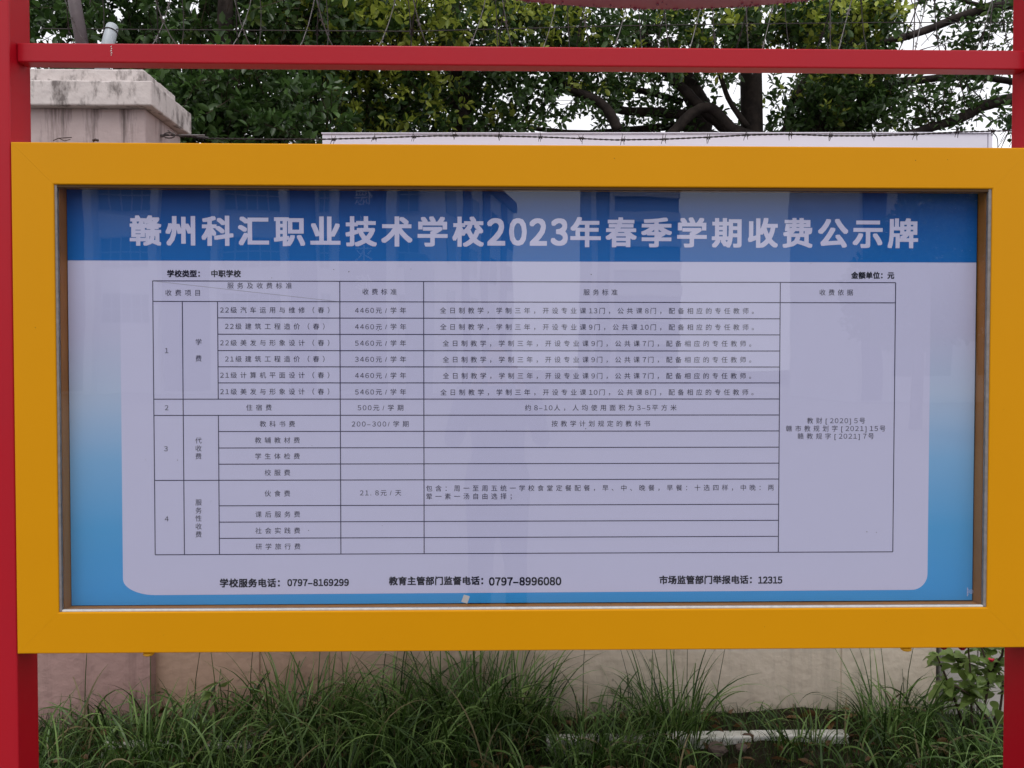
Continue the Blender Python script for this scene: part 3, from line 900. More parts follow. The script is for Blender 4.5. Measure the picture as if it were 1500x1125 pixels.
# razor-wire coil: loops of helix above the crossbar
coil = empty('razor_wire_coil', (0.4, 1.6, 3.2), 'long loose coil of razor wire running above the wall in front of the trees', 'razor wire')
hel = []; X0, X1 = -2.1, 2.9
pitch = 0.37; Rc = 0.37
NS = 26
tot = int((X1 - X0) / pitch * NS)
rr_ = random.Random(3)
jit = [(rr_.uniform(-.05, .05), rr_.uniform(-.02, .02)) for _ in range(60)]
for sgn, mm_ in ((1, 'wire_grey'), (-1, 'steel')):
    hel = []
    for i in range(tot):
        t = i / NS; k = int(t); f_ = t - k
        ja = jit[k][0] * (1 - f_) + jit[k + 1][0] * f_; jb = jit[k][1] * (1 - f_) + jit[k + 1][1] * f_
        a = sgn * t * 2 * PI + (0 if sgn > 0 else 1.1)
        hel.append(Vector((X0 + t * pitch + ja + 0.06 * math.sin(a * 1.0 + 1), 1.62 + math.cos(a) * (Rc * .6), 3.325 + math.sin(a) * (Rc + jb))))
    MB().tube(hel, 0.0024, 4).build('coil_wire', M[mm_], coil, smooth=True)
    bl = MB()
    for i in range(4, tot - 2, 1):
        if hel[i].z > 3.6 or i % 2: continue
        d = (hel[i + 1] - hel[i]).normalized(); s1 = d.orthogonal().normalized()
        s1.rotate(Matrix.Rotation(rr_.uniform(0, PI), 3, d))
        p_ = hel[i]
        bl.add([p_ - d * 0.012 + s1 * 0.002, p_ - d * 0.014 + s1 * 0.011, p_ + s1 * 0.003, p_ + d * 0.014 + s1 * 0.011, p_ + d * 0.012 + s1 * 0.002,
                p_ + d * 0.012 - s1 * 0.002, p_ + d * 0.014 - s1 * 0.011, p_ - s1 * 0.003, p_ - d * 0.014 - s1 * 0.011, p_ - d * 0.012 - s1 * 0.002],
               [(0, 1, 2, 7, 8, 9), (2, 3, 4, 5, 6, 7)])
    o = bl.build('blades', M[mm_], coil); o['kind'] = 'stuff'
tw = MB()
q = [at(u, v, 1.6) for u, v in ((60, 42), (300, 44), (600, 46), (760, 42), (900, 38), (1100, 35), (1300, 33), (1500, 33), (1640, 32))]
tw.tube(q, 0.0022, 5)
tag(tw.build('tension_wire', M['steel']), 'thin taut horizontal wire running straight through the razor wire loops', 'wire')

# ------------------------------------------------------------------ trees
def leaves_mesh(name, pos, axis_bias, size, mats, mi, r, up=0.35, width=0.5, per=None):
    """pos: (n,3) leaf bases, dirs (n,3); folded elliptical leaves of 6 points, 4 quads/tris"""
    n_ = len(pos)
    d = axis_bias / (np.linalg.norm(axis_bias, axis=1, keepdims=True) + 1e-9)
    rnd = r.normal(size=(n_, 3)) + np.array([0, 0, 1.1])
    s = np.cross(d, rnd); s /= (np.linalg.norm(s, axis=1, keepdims=True) + 1e-9)
    nn = np.cross(s, d)
    L_ = (size * r.uniform(0.65, 1.2, n_))[:, None]
    W = L_ * width * r.uniform(0.85, 1.15, n_)[:, None]
    fold = 0.25
    base = pos
    a1 = pos + d * L_ * 0.32 + s * W * 0.42 + nn * W * fold * 0.6
    a2 = pos + d * L_ * 0.68 + s * W * 0.44 + nn * W * fold * 0.6 - nn * L_ * 0.03
    tip = pos + d * L_ - nn * L_ * 0.12
    b1 = pos + d * L_ * 0.32 - s * W * 0.42 + nn * W * fold * 0.6
    b2_ = pos + d * L_ * 0.68 - s * W * 0.44 + nn * W * fold * 0.6 - nn * L_ * 0.03
    V = np.stack([base, a1, a2, tip, b2_, b1], axis=1).reshape(-1, 3)
    idx = (np.arange(n_) * 6)[:, None]
    q = np.concatenate([idx + np.array([[0, 1, 2, 3]]), idx + np.array([[0, 3, 4, 5]])], axis=1).reshape(-1)
    me = bpy.data.meshes.new(name)
    me.vertices.add(len(V)); me.vertices.foreach_set('co', V.reshape(-1).astype(np.float32))
    me.loops.add(len(q)); me.loops.foreach_set('vertex_index', q.astype(np.int32))
    nf = n_ * 2
    me.polygons.add(nf)
    me.polygons.foreach_set('loop_start', (np.arange(nf) * 4).astype(np.int32))
    me.polygons.foreach_set('loop_total', np.full(nf, 4, dtype=np.int32))
    for m in mats: me.materials.append(m)
    me.polygons.foreach_set('material_index', np.repeat(mi, 2).astype(np.int32))
    me.update(calc_edges=True)
    me.validate()
    return me


def crown(parent, blobs, mats, name='crown', size=0.06, seed=1, clump=9, spread=0.055, twigs=True):
    """blobs: (u, v, y, ru, rv, ry, n_clumps, lime share). Radii in photo pixels at that depth, ry in metres."""
    r = np.random.default_rng(seed)
    P_, D_, MI = [], [], []
    tw = MB()
    for (u, v, y, ru, rv, ry, nc, lime) in blobs:
        c = at(u, v, y)
        k = (y - CAM.y) / F
        for _ in range(nc):
            q = r.normal(size=3); q /= np.linalg.norm(q); q *= r.uniform(0.0, 1.0) ** 0.45
            p_ = np.array([c.x + q[0] * ru * k, c.y + q[1] * ry, c.z + q[2] * rv * k])
            outd = np.array([q[0], q[1] - 0.2, q[2] + 0.35]); outd = outd + r.normal(size=3) * 0.6
            outd /= np.linalg.norm(outd)
            m_ = r.integers(clump - 3, clump + 4)
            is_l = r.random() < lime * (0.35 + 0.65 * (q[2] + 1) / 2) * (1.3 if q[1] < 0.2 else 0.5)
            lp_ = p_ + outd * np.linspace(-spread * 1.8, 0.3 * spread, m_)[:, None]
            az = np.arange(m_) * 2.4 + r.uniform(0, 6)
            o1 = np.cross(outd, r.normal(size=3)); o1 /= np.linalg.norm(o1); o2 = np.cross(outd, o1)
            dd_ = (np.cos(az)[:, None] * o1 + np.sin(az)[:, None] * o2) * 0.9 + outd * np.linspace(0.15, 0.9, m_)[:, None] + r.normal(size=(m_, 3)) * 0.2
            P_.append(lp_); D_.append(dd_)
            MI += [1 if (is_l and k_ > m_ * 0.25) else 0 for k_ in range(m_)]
            if twigs and r.random() < 0.5:
                a = p_ - outd * spread * r.uniform(3, 6) + r.normal(size=3) * 0.02
                tw.tube([a, p_ - outd * spread, p_], [0.003, 0.002, 0.001], 3, cap=False)
    me = leaves_mesh(name, np.concatenate(P_), np.concatenate(D_), size, mats, np.array(MI), r)
    o = bpy.data.objects.new(name, me); COL.objects.link(o); attach(o, parent); o['kind'] = 'stuff'
    if twigs:
        t_ = tw.build('twigs', M['twig'], parent); t_['kind'] = 'stuff'
    return len(MI)


def limb(parent, pts, y, r0, r1, name='branch', dy=0.0, seed=0):
    rr = random.Random(seed)
    wp = []
    n_ = len(pts)
    for i, p_ in enumerate(pts):
        yy = y + dy * i / max(1, n_ - 1)
        wp.append(at(p_[0], p_[1], yy))
    # smooth the limb with a Catmull-Rom pass and a little irregularity
    sm = []; rad = []
    for i in range(n_ - 1):
        p0 = wp[max(i - 1, 0)]; p1 = wp[i]; p2 = wp[i + 1]; p3 = wp[min(i + 2, n_ - 1)]
        for k in range(5):
            t = k / 5
            q = 0.5 * ((2 * p1) + (-p0 + p2) * t + (2 * p0 - 5 * p1 + 4 * p2 - p3) * t * t + (-p0 + 3 * p1 - 3 * p2 + p3) * t ** 3)
            f_ = (i + t) / (n_ - 1)
            sm.append(q + Vector((rr.uniform(-1, 1), rr.uniform(-1, 1), rr.uniform(-1, 1))) * r0 * 0.08)
            rad.append((r0 + (r1 - r0) * f_) * rr.uniform(0.92, 1.08))
    sm.append(wp[-1]); rad.append(r1)
    return MB().tube(sm, rad, 9).build(name, M['bark'], parent, smooth=True)


nl = 0
# tree 1: dense dark tree behind the pier
t = empty('tree', (at(330, 200, 3.3).x, 3.3, 0), 'dense dark green leafy tree rising behind the stained pier', 'tree')
cxx = at(330, 200, 3.3)
MB().tube([(cxx.x, 3.4, -0.1), (cxx.x + 0.05, 3.4, 1.2), (cxx.x - 0.05, 3.35, 2.4), (cxx.x, 3.35, 4.4)], [0.14, 0.12, 0.1, 0.04], 10).build('trunk', M['bark'], t, smooth=True)
nl += crown(t, [(330, 180, 3.1, 190, 110, 0.5, 560, 0.0), (180, 60, 3.6, 220, 150, 0.8, 520, 0.08), (400, 40, 3.7, 150, 110, 0.7, 300, 0.4), (90, -60, 3.8, 260, 120, 0.8, 360, 0.1),
                (330, -110, 3.9, 220, 120, 0.9, 380, 0.15), (250, 150, 4.2, 240, 130, 0.5, 330, 0.0)], [M['leaf_dark'], M['leaf_mid']], size=0.075, seed=11)
# tree 2: middle, lime at the top
t = empty('tree', (at(650, 200, 4.4).x, 4.4, 0), 'green tree with fresh lime leaves in the middle above the board', 'tree')
cxx = at(650, 200, 4.4)
MB().tube([(cxx.x + 0.5, 4.6, -0.1), (cxx.x + 0.45, 4.6, 1.5), (cxx.x + 0.2, 4.5, 3.0), (cxx.x, 4.4, 5.4)], [0.16, 0.14, 0.11, 0.04], 10).build('trunk', M['bark'], t, smooth=True)
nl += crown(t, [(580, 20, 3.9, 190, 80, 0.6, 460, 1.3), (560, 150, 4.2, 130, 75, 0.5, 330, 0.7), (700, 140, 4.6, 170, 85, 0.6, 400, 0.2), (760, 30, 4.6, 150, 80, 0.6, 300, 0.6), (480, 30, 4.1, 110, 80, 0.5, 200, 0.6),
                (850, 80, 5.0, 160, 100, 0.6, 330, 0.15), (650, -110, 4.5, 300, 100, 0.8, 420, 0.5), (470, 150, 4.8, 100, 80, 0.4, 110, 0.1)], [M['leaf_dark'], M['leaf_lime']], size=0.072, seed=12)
limb(t, [(905, 190), (880, 150), (820, 120), (780, 60)], 4.7, 0.05, 0.02, seed=2)
limb(t, [(760, 200), (800, 150), (850, 110), (880, 60)], 4.9, 0.02, 0.01, seed=3)
# tree 3: spreading fig with heavy dark limbs
t = empty('tree', (at(1102, 200, 5.4).x, 5.4, 0), 'spreading fig tree with thick dark trunks and many curved bare limbs', 'tree')
q = at(1102, 230, 5.4)
MB().tube([(q.x, 5.4, -0.1), (q.x, 5.4, 2.0), (q.x, 5.4, q.z), at(1100, 100, 5.4), at(1096, -60, 5.5)], [0.17, 0.14, 0.105, 0.10, 0.08], 12).build('trunk', M['bark'], t, smooth=True)
q = at(1200, 230, 5.8)
MB().tube([(q.x - 0.1, 5.8, -0.1), (q.x - 0.05, 5.8, 2.0), (q.x, 5.8, q.z), at(1205, 160, 5.8), at(1240, 60, 5.8), at(1260, -60, 5.9)], [0.30, 0.26, 0.21, 0.17, 0.12, 0.08], 12).build('trunk', M['bark'], t, smooth=True)
q = at(1010, 230, 5.6)
MB().tube([(q.x + 0.2, 5.6, -0.1), (q.x + 0.1, 5.6, 2.0), (q.x, 5.6, q.z), at(1030, 165, 5.6), at(1005, 120, 5.6), at(975, 60, 5.7)], [0.24, 0.2, 0.16, 0.12, 0.10, 0.06], 12).build('trunk', M['bark'], t, smooth=True)
limb(t, [(1080, 200), (1040, 170), (1000, 130), (970, 100), (930, 40)], 5.3, 0.06, 0.03, seed=4)
limb(t, [(970, 215), (990, 190), (1020, 162), (1045, 160), (1075, 190), (1110, 200)], 5.1, 0.045, 0.05, seed=5)
limb(t, [(1095, 185), (1070, 150), (1055, 110), (1040, 60)], 5.2, 0.028, 0.018, seed=6)
limb(t, [(1010, 168), (960, 165), (900, 160), (860, 145), (800, 120)], 5.5, 0.055, 0.02, seed=7)
limb(t, [(1000, 150), (950, 135), (900, 128), (860, 130)], 5.7, 0.035, 0.02, seed=8)
limb(t, [(1050, 200), (1000, 185), (930, 190), (850, 195), (760, 185)], 5.8, 0.05, 0.02, seed=9)
limb(t, [(1210, 190), (1250, 160), (1300, 125), (1350, 117), (1420, 112), (1500, 122)], 5.6, 0.05, 0.03, seed=10)
limb(t, [(1150, 200), (1160, 150), (1180, 110), (1170, 40)], 5.5, 0.04, 0.03, seed=11)
limb(t, [(1230, 110), (1270, 70), (1340, 50), (1420, 20), (1500, -10)], 5.6, 0.03, 0.04, seed=12)
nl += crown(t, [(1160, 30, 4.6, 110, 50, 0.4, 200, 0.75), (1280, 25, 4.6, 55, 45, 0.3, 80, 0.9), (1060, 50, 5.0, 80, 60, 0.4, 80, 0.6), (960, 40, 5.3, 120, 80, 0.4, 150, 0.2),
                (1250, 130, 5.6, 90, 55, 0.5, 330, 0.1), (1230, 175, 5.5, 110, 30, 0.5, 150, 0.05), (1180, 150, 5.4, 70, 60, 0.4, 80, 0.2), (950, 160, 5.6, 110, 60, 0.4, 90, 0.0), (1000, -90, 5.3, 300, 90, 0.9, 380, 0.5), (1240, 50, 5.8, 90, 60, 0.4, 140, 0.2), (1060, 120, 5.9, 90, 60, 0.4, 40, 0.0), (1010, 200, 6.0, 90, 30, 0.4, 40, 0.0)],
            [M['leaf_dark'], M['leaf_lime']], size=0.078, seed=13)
# tree 4: right, sparse leaves against the sky
t = empty('tree', (at(1640, 200, 4.9).x, 4.9, 0), 'sparse tree at the far right with a thick limb crossing bright sky', 'tree')
q = at(1640, 230, 4.9)
MB().tube([(q.x, 4.9, -0.1), (q.x, 4.9, 2.0), (q.x - 0.02, 4.9, q.z), at(1650, 100, 4.9), at(1640, -80, 4.9)], [0.2, 0.17, 0.14, 0.12, 0.09], 12).build('trunk', M['bark'], t, smooth=True)
limb(t, [(1640, 120), (1560, 128), (1490, 143), (1440, 155), (1400, 175), (1330, 197), (1290, 215)], 4.9, 0.065, 0.03, seed=13)
limb(t, [(1640, 60), (1560, 0), (1490, 5), (1430, 18), (1380, 35), (1330, 55)], 4.8, 0.06, 0.025, seed=14)
limb(t, [(1560, 0), (1500, 10), (1440, 8), (1380, -5), (1330, 10)], 5.1, 0.03, 0.012, seed=15)
rs = random.Random(5)
for k in range(34):
    u0, v0 = rs.uniform(1330, 1500), rs.uniform(-20, 190)
    a = rs.uniform(0, 2 * PI); ln = rs.uniform(25, 70)
    limb(t, [(u0, v0), (u0 + ln * .5 * math.cos(a) + rs.uniform(-6, 6), v0 + ln * .5 * math.sin(a)), (u0 + ln * math.cos(a), v0 + ln * math.sin(a) + 8)], rs.uniform(4.6, 5.2), 0.005, 0.0025, name='twig', seed=k)
nl += crown(t, [(1450, 40, 4.8, 60, 45, 0.3, 60, 0.05), (1400, 100, 5.0, 70, 30, 0.3, 22, 0.05), (1370, 150, 4.8, 60, 35, 0.25, 40, 0.05), (1480, 175, 4.8, 30, 35, 0.2, 26, 0.05), (1330, 180, 5.0, 60, 25, 0.2, 26, 0.2), (1430, 130, 4.9, 60, 40, 0.3, 26, 0.0),
                (1600, -60, 5.0, 200, 90, 0.6, 150, 0.3), (1640, 100, 5.0, 120, 90, 0.6, 100, 0.1), (1410, 65, 4.9, 50, 30, 0.3, 18, 0.0), (1400, 5, 4.9, 60, 20, 0.3, 22, 0.0), (1395, 150, 4.9, 90, 45, 0.3, 25, 0.0)],
            [M['leaf_dark'], M['leaf_mid']], size=0.068, seed=14, clump=6)

# ------------------------------------------------------------------ grass
def blades(name, mats, specs, seed, parent=None, seg=5):
    """specs: array rows x, y, z, length, width, azimuth, lean, droop, mat"""
    r = np.random.default_rng(seed)
    S = np.array(specs)
    n_ = len(S)
    x, y, z, Ln, W, az, lean, droop, mi = S.T
    d = np.stack([np.cos(az), np.sin(az), np.zeros(n_)], 1)
    s = np.stack([-np.sin(az), np.cos(az), np.zeros(n_)], 1)
    tw_ = r.uniform(-1.2, 1.2, n_)
    pos = np.stack([x, y, z], 1)
    th = lean.copy()
    rows_ = []
    stp = Ln / seg
    for k in range(seg + 1):
        f_ = k / seg
        wd = W * (0.55 + 0.9 * f_) if f_ < 0.35 else W * (1 - ((f_ - 0.35) / 0.65) ** 1.8)
        wd = np.maximum(wd, 0.0004)
        nrm = np.stack([-np.cos(th) * d[:, 0], -np.cos(th) * d[:, 1], np.sin(th)], 1)
        sv = s * np.cos(tw_ * (1 - f_ * 0.4))[:, None] + nrm * np.sin(tw_ * (1 - f_ * 0.4))[:, None]
        rows_.append((pos - sv * wd[:, None] / 2, pos + sv * wd[:, None] / 2))
        dirv = d * np.sin(th)[:, None]; dirv[:, 2] = np.cos(th)
        pos = pos + dirv * stp[:, None]
        th = th + droop / seg * (0.5 + 1.3 * f_)
    V = np.stack([a for pr in rows_ for a in pr], axis=1).reshape(-1, 3)
    K_ = 2 * (seg + 1)
    idx = (np.arange(n_) * K_)[:, None]
    q = np.concatenate([idx + np.array([[2 * k, 2 * k + 1, 2 * k + 3, 2 * k + 2]]) for k in range(seg)], axis=1).reshape(-1)
    me = bpy.data.meshes.new(name)
    me.vertices.add(len(V)); me.vertices.foreach_set('co', V.reshape(-1).astype(np.float32))
    me.loops.add(len(q)); me.loops.foreach_set('vertex_index', q.astype(np.int32))
    nf = n_ * seg
    me.polygons.add(nf)
    me.polygons.foreach_set('loop_start', (np.arange(nf) * 4).astype(np.int32))
    me.polygons.foreach_set('loop_total', np.full(nf, 4, dtype=np.int32))
    for m in mats: me.materials.append(m)
    me.polygons.foreach_set('material_index', np.repeat(mi.astype(np.int32), seg))
    me.polygons.foreach_set('use_smooth', np.ones(nf, dtype=bool))
    me.update(calc_edges=True)
    o = bpy.data.objects.new(name, me); COL.objects.link(o)
    if parent is not None: attach(o, parent)
    return o


GM = [M['grass'], M['grass_pale'], M['straw']]
r = np.random.default_rng(21)


def hmap(u):
    """how high the sward stands along the photo's width"""
    xs = [0, 60, 200, 330, 450, 560, 640, 700, 760, 800, 860, 930, 980, 1030, 1090, 1200, 1300, 1360, 1420, 1500]
    hs = [.7, .75, .7, .85, 1.0, 1.2, 1.6, 1.7, 1.2, .55, .3, .7, 1.0, .6, .25, .25, .38, .8, .75, .75]
    return np.interp(u, xs, hs)


sp_ = []
n_ = 15500
for _ in range(n_):
    x = r.uniform(-2.1, 2.1); y = r.uniform(0.12, 1.39) if r.random() < 0.5 else r.uniform(0.85, 1.39)
    u = 750 + (x - CAM.x) * F / (y - CAM.y) + 20
    h = hmap(u)
    h = max(h, 0.42) * (0.62 if y > 1.2 else 1)
    Ln = r.uniform(0.05, 0.145) * (0.45 + 0.6 * h)
    sp_.append((x, y, -0.01, Ln, r.uniform(0.002, 0.0045), r.uniform(0, 2 * PI), r.uniform(0.0, 0.6), r.uniform(0.2, 1.6), 0 if r.random() < 0.9 else (1 if r.random() < .7 else 2)))
o = blades('grass', GM, sp_, 1, seg=4)
tag(o, 'dense dark green grass covering the strip between the board and the wall', 'grass', kind='stuff')
sp_ = []
for _ in range(2900):
    x = r.uniform(-1.9, 1.95); y = r.uniform(0.8, 1.37)
    u = 750 + (x - CAM.x) * F / (y - CAM.y) + 20
    h = hmap(u)
    if r.random() > min(1, h * 1.1): continue
    if 1040 < u < 1260 and y < 1.16 and r.random() < 0.6: continue
    sp_.append((x, y, -0.01, r.uniform(0.18, 0.46) * (0.42 + 0.5 * h), r.uniform(0.003, 0.010), r.uniform(0, 2 * PI), r.uniform(0.05, 0.7), r.uniform(0.8, 3.0), 1 if r.random() < 0.55 else (0 if r.random() < .8 else 2)))
o = blades('long_grass', GM, sp_, 2, seg=8)
tag(o, 'long arching grass blades bending over the shorter grass', 'grass', kind='stuff')

# clumps one can tell apart
clumps = [
    (700, 1.18, 0.22, 230, 0.52, 'tallest grass clump, its blades reaching the yellow frame left of the middle'),
    (985, 1.12, 0.13, 130, 0.42, 'fountain-shaped grass clump right of the middle, beside bare wall'),
    (445, 1.15, 0.20, 150, 0.44, 'wide loose grass clump in front of the wall joint on the left'),
    (1310, 1.10, 0.16, 90, 0.40, 'upright broad-bladed grass clump beside the flowering shrub'),
    (600, 0.98, 0.16, 110, 0.34, 'low arching grass clump at the bottom edge left of the middle'),
    (225, 0.98, 0.16, 90, 0.32, 'low drooping grass clump in the lower left beside the red post'),
    (770, 1.22, 0.12, 80, 0.40, 'upright clump of stiff blades leaning on the right side of the tallest clump'),
    (560, 1.20, 0.14, 90, 0.42, 'upright clump of thin blades just left of the tallest clump'),
    (1180, 1.02, 0.14, 60, 0.24, 'small tuft in front of the white kerb strip'),
    (860, 1.0, 0.16, 90, 0.26, 'short grass clump at the bottom edge between the two tall ones'),
]
for u, y, rad, cnt, ln, lab in clumps:
    c_ = at(u, 1060, y)
    root = empty('grass_clump', (c_.x, y, 0), lab, 'grass clump', 'grass clumps in front of the wall')
    sp_ = []
    for _ in range(cnt):
        a = r.uniform(0, 2 * PI); q = rad * math.sqrt(r.random())
        az = a + r.normal() * 0.8
        sp_.append((c_.x + q * math.cos(a), min(y + q * math.sin(a) * 0.6, 1.37), -0.01, ln * r.uniform(0.55, 1.15), r.uniform(0.0045, 0.0085), az, r.uniform(0.02, 0.35), r.uniform(0.3, 2.4), 1 if r.random() < 0.6 else 0))
    o = blades('blades', GM, sp_, int(u), parent=root, seg=9); o['kind'] = 'stuff'
# a few single tall stalks against the wall
for u, v0, v1, bend in ((123, 958, 1030, 4), (221, 958, 1045, 0), (160, 990, 1030, 25), (950, 945, 1040, -10), (1005, 955, 1040, 2), (1040, 940, 1035, -18), (1302, 950, 1010, 14), (512, 950, 1020, 8), (460, 955, 1020, -5)):
    pass
stk = MB()
for u, v0, v1, b_ in ((123, 950, 1040, 5), (221, 950, 1050, -1), (282, 955, 1035, 12), (318, 955, 1030, -10), (365, 950, 1025, 6), (505, 945, 1030, -6), (962, 940, 1050, -8), (1006, 945, 1050, 1), (930, 948, 1040, -24), (1045, 952, 1050, 18), (1300, 952, 1035, -10), (1325, 950, 1020, 14), (853, 950, 1000, 4)):
    p0 = at(u, v1, 1.25); p1 = at(u + b_ * 0.4, (v0 + v1) / 2, 1.26); p2 = at(u + b_, v0 - 8, 1.24)
    p0.z = 0
    stk.tube([p0, p0.lerp(p1, 0.6), p1, p2], [0.0022, 0.002, 0.0018, 0.001], 4)
o = stk.build('grass_stalks', M['grass']); tag(o, 'thin dark single stalks standing up against the beige wall', 'grass', kind='stuff')

# ------------------------------------------------------------------ broad leaves: weeds and shrub
def leaf_mesh(name, L_=1.0, W=0.62):
    ys = [0, 0.12, 0.3, 0.5, 0.72, 0.9, 1.0]
    ws = [0.02, 0.6, 0.95, 1.0, 0.72, 0.3, 0.0]
    vs = []; fs = []
    for y, w_ in zip(ys, ws):
        vs += [(-w_ * W / 2, y * L_, 0.10 * w_ - 0.12 * y * y), (0, y * L_, -0.12 * y * y), (w_ * W / 2, y * L_, 0.10 * w_ - 0.12 * y * y)]
    for i in range(len(ys) - 1):
        a = i * 3
        fs += [(a, a + 1, a + 4, a + 3), (a + 1, a + 2, a + 5, a + 4)]
    return vs, fs


lv, lf = leaf_mesh('leaf')
lme = MB().add(lv, lf).mesh('leaf', M['leaf_shrub'], smooth=True)
rs = random.Random(9)


def add_leaf(parent, p_, size, az=None, tilt=None, roll=None, me=None):
    o = bpy.data.objects.new('leaf', me or lme); COL.objects.link(o)
    o.location = p_; o.scale = (size, size, size)
    o.rotation_euler = Euler((tilt if tilt is not None else rs.uniform(-0.7, 0.5), roll if roll is not None else rs.uniform(-.6, .6), az if az is not None else rs.uniform(0, 2 * PI)))
    attach(o, parent)
    return o


sh = empty('flowering_shrub', (at(1420, 1060, 1.12).x, 1.12, 0), 'broad-leaved shrub with red flowers beside the right red post', 'shrub')
tips = []
for k, path_ in enumerate([[(1425, 1075), (1423, 1030), (1422, 990), (1418, 945)], [(1430, 1070), (1445, 1020), (1450, 985), (1435, 940)], [(1420, 1075), (1400, 1030), (1385, 990), (1372, 960)],
                           [(1440, 1075), (1465, 1040), (1470, 1000), (1450, 960), (1430, 935)], [(1424, 1020), (1400, 1005), (1388, 1008)], [(1423, 1010), (1445, 990), (1462, 975)], [(1422, 990), (1408, 970), (1398, 955)], [(1423, 1020), (1440, 1045), (1460, 1070)], [(1450, 985), (1468, 960), (1470, 940)]]):
    yb = 1.05 + 0.03 * (k % 4)
    pts_ = [at(u, v, yb + 0.02 * math.sin(i + k)) for i, (u, v) in enumerate(path_)]
    if k < 4: pts_[0].z = 0
    MB().tube(pts_, [0.006 - 0.004 * i / len(pts_) for i in range(len(pts_))], 6).build('stem', M['twig'], sh, smooth=True)
    tips.append(pts_)
for pts_ in tips:
    for i in range(len(pts_) - 1):
        for k in range(12):
            p_ = pts_[i].lerp(pts_[i + 1], rs.random())
            if p_.z < 0.15: continue
            p_ = p_ + Vector((rs.uniform(-.03, .03), rs.uniform(-.03, .04), rs.uniform(-.02, .02)))
            add_leaf(sh, p_, rs.uniform(0.035, 0.07))
for u, v, s_ in ((1382, 1000, 0.085), (1395, 992, 0.07), (1432, 1018, 0.08), (1412, 1010, 0.06), (1380, 985, 0.05), (1397, 975, 0.065), (1420, 985, 0.05), (1452, 968, 0.05), (1465, 1040, 0.08), (1455, 985, 0.05), (1375, 958, 0.07), (1420, 965, 0.07), (1410, 980, .06), (1372, 1010, 0.06)):
    add_leaf(sh, at(u, v, 1.03), s_, az=rs.uniform(-1.9, 1.9) + PI / 2 * 0, tilt=rs.uniform(-1.4, -0.5))
pv, pf = leaf_mesh('petal', 1.0, 0.8)
pme = MB().add(pv, pf).mesh('petal', M['flower'], smooth=True)
for u, v in ((1382, 952), (1409, 953), (1452, 970)):
    fl = bpy.data.objects.new('flower', None); COL.objects.link(fl); fl.location = at(u, v, 1.03); attach(fl, sh)
    s_ = 0.034 if v < 960 else 0.02
    for k in range(5):
        o = bpy.data.objects.new('petal', pme); COL.objects.link(o)
        o.scale = (s_, s_, s_); o.rotation_euler = Euler((0.9, 0, k * 2 * PI / 5 + rs.uniform(-.2, .2)))
        o.parent = fl

wd = empty('weed', (at(330, 1010, 1.28).x, 1.28, 0), 'round-leaved weed standing in the grass left of the middle wall joint', 'weed')
rv, rf = leaf_mesh('round_leaf', 1.0, 1.05)
rme = MB().add(rv, rf).mesh('round_leaf', M['leaf_shrub'], smooth=True)
for u, v, s_ in ((322, 1000, 0.085), (335, 998, 0.07), (395, 985, 0.05), (365, 1000, 0.04), (310, 1015, 0.05), (380, 1012, 0.05)):
    p_ = at(u, v, 1.26); b_ = Vector((wd.location.x + (p_.x - wd.location.x) * .3, 1.28, 0))
    MB().tube([b_, b_.lerp(p_, 0.6) + Vector((0, 0, 0.02)), p_], [0.003, 0.0025, 0.0015], 5).build('stem', M['grass'], wd)
    add_leaf(wd, p_, s_, tilt=rs.uniform(-.7, -.2), me=rme)
wd = empty('weed', (at(768, 1040, 1.1).x, 1.1, 0), 'small upright weed at the right foot of the tallest grass clump', 'weed')
for u, v, s_ in ((768, 1035, 0.07), (772, 1048, 0.06), (760, 1050, 0.06), (775, 1025, 0.06), (765, 1015, 0.05)):
    p_ = at(u, v, 1.08)
    add_leaf(wd, p_, s_, tilt=rs.uniform(0.5, 1.2), me=lme)
MB().tube([(wd.location.x, 1.1, 0), at(768, 1050, 1.09), at(768, 1018, 1.08)], [0.003, 0.003, 0.001], 5).build('stem', M['grass'], wd)

# litter: fallen brown leaves and stones in the sward
r2 = np.random.default_rng(31)
n_ = 420
pos = np.stack([r2.uniform(-1.8, 1.8, n_), r2.uniform(0.7, 1.36, n_), r2.uniform(0.01, 0.05, n_)], 1)
me = leaves_mesh('fallen_leaves', pos, np.stack([r2.normal(size=n_), r2.normal(size=n_), r2.normal(size=n_) * 0.2], 1), 0.06, [M['leaf_brown']], np.zeros(n_, dtype=int), r2, width=0.5)
o = bpy.data.objects.new('fallen_leaves', me); COL.objects.link(o); tag(o, 'brown fallen leaves scattered low among the grass', 'leaves', kind='stuff')
for u, v, y, s_, lab in ((1050, 1112, 0.99, 0.04, 'larger brown-grey stone at the bottom edge among grass right of the middle'), (1086, 1114, 1.0, 0.024, 'smaller stone to the right of the larger one at the bottom edge')):
    p_ = at(u, v, y); p_.z = 0.045
    bm_v = []
    import bmesh
    bm = bmesh.new(); bmesh.ops.create_icosphere(bm, subdivisions=2, radius=s_)
    for vv in bm.verts:
        vv.co *= rs.uniform(0.82, 1.12); vv.co.z *= 0.6
    me = bpy.data.meshes.new('stone'); bm.to_mesh(me); bm.free(); me.materials.append(M['stone'])
    o = bpy.data.objects.new('stone', me); COL.objects.link(o); o.location = p_
    tag(o, lab, 'stone', 'stones in the grass')

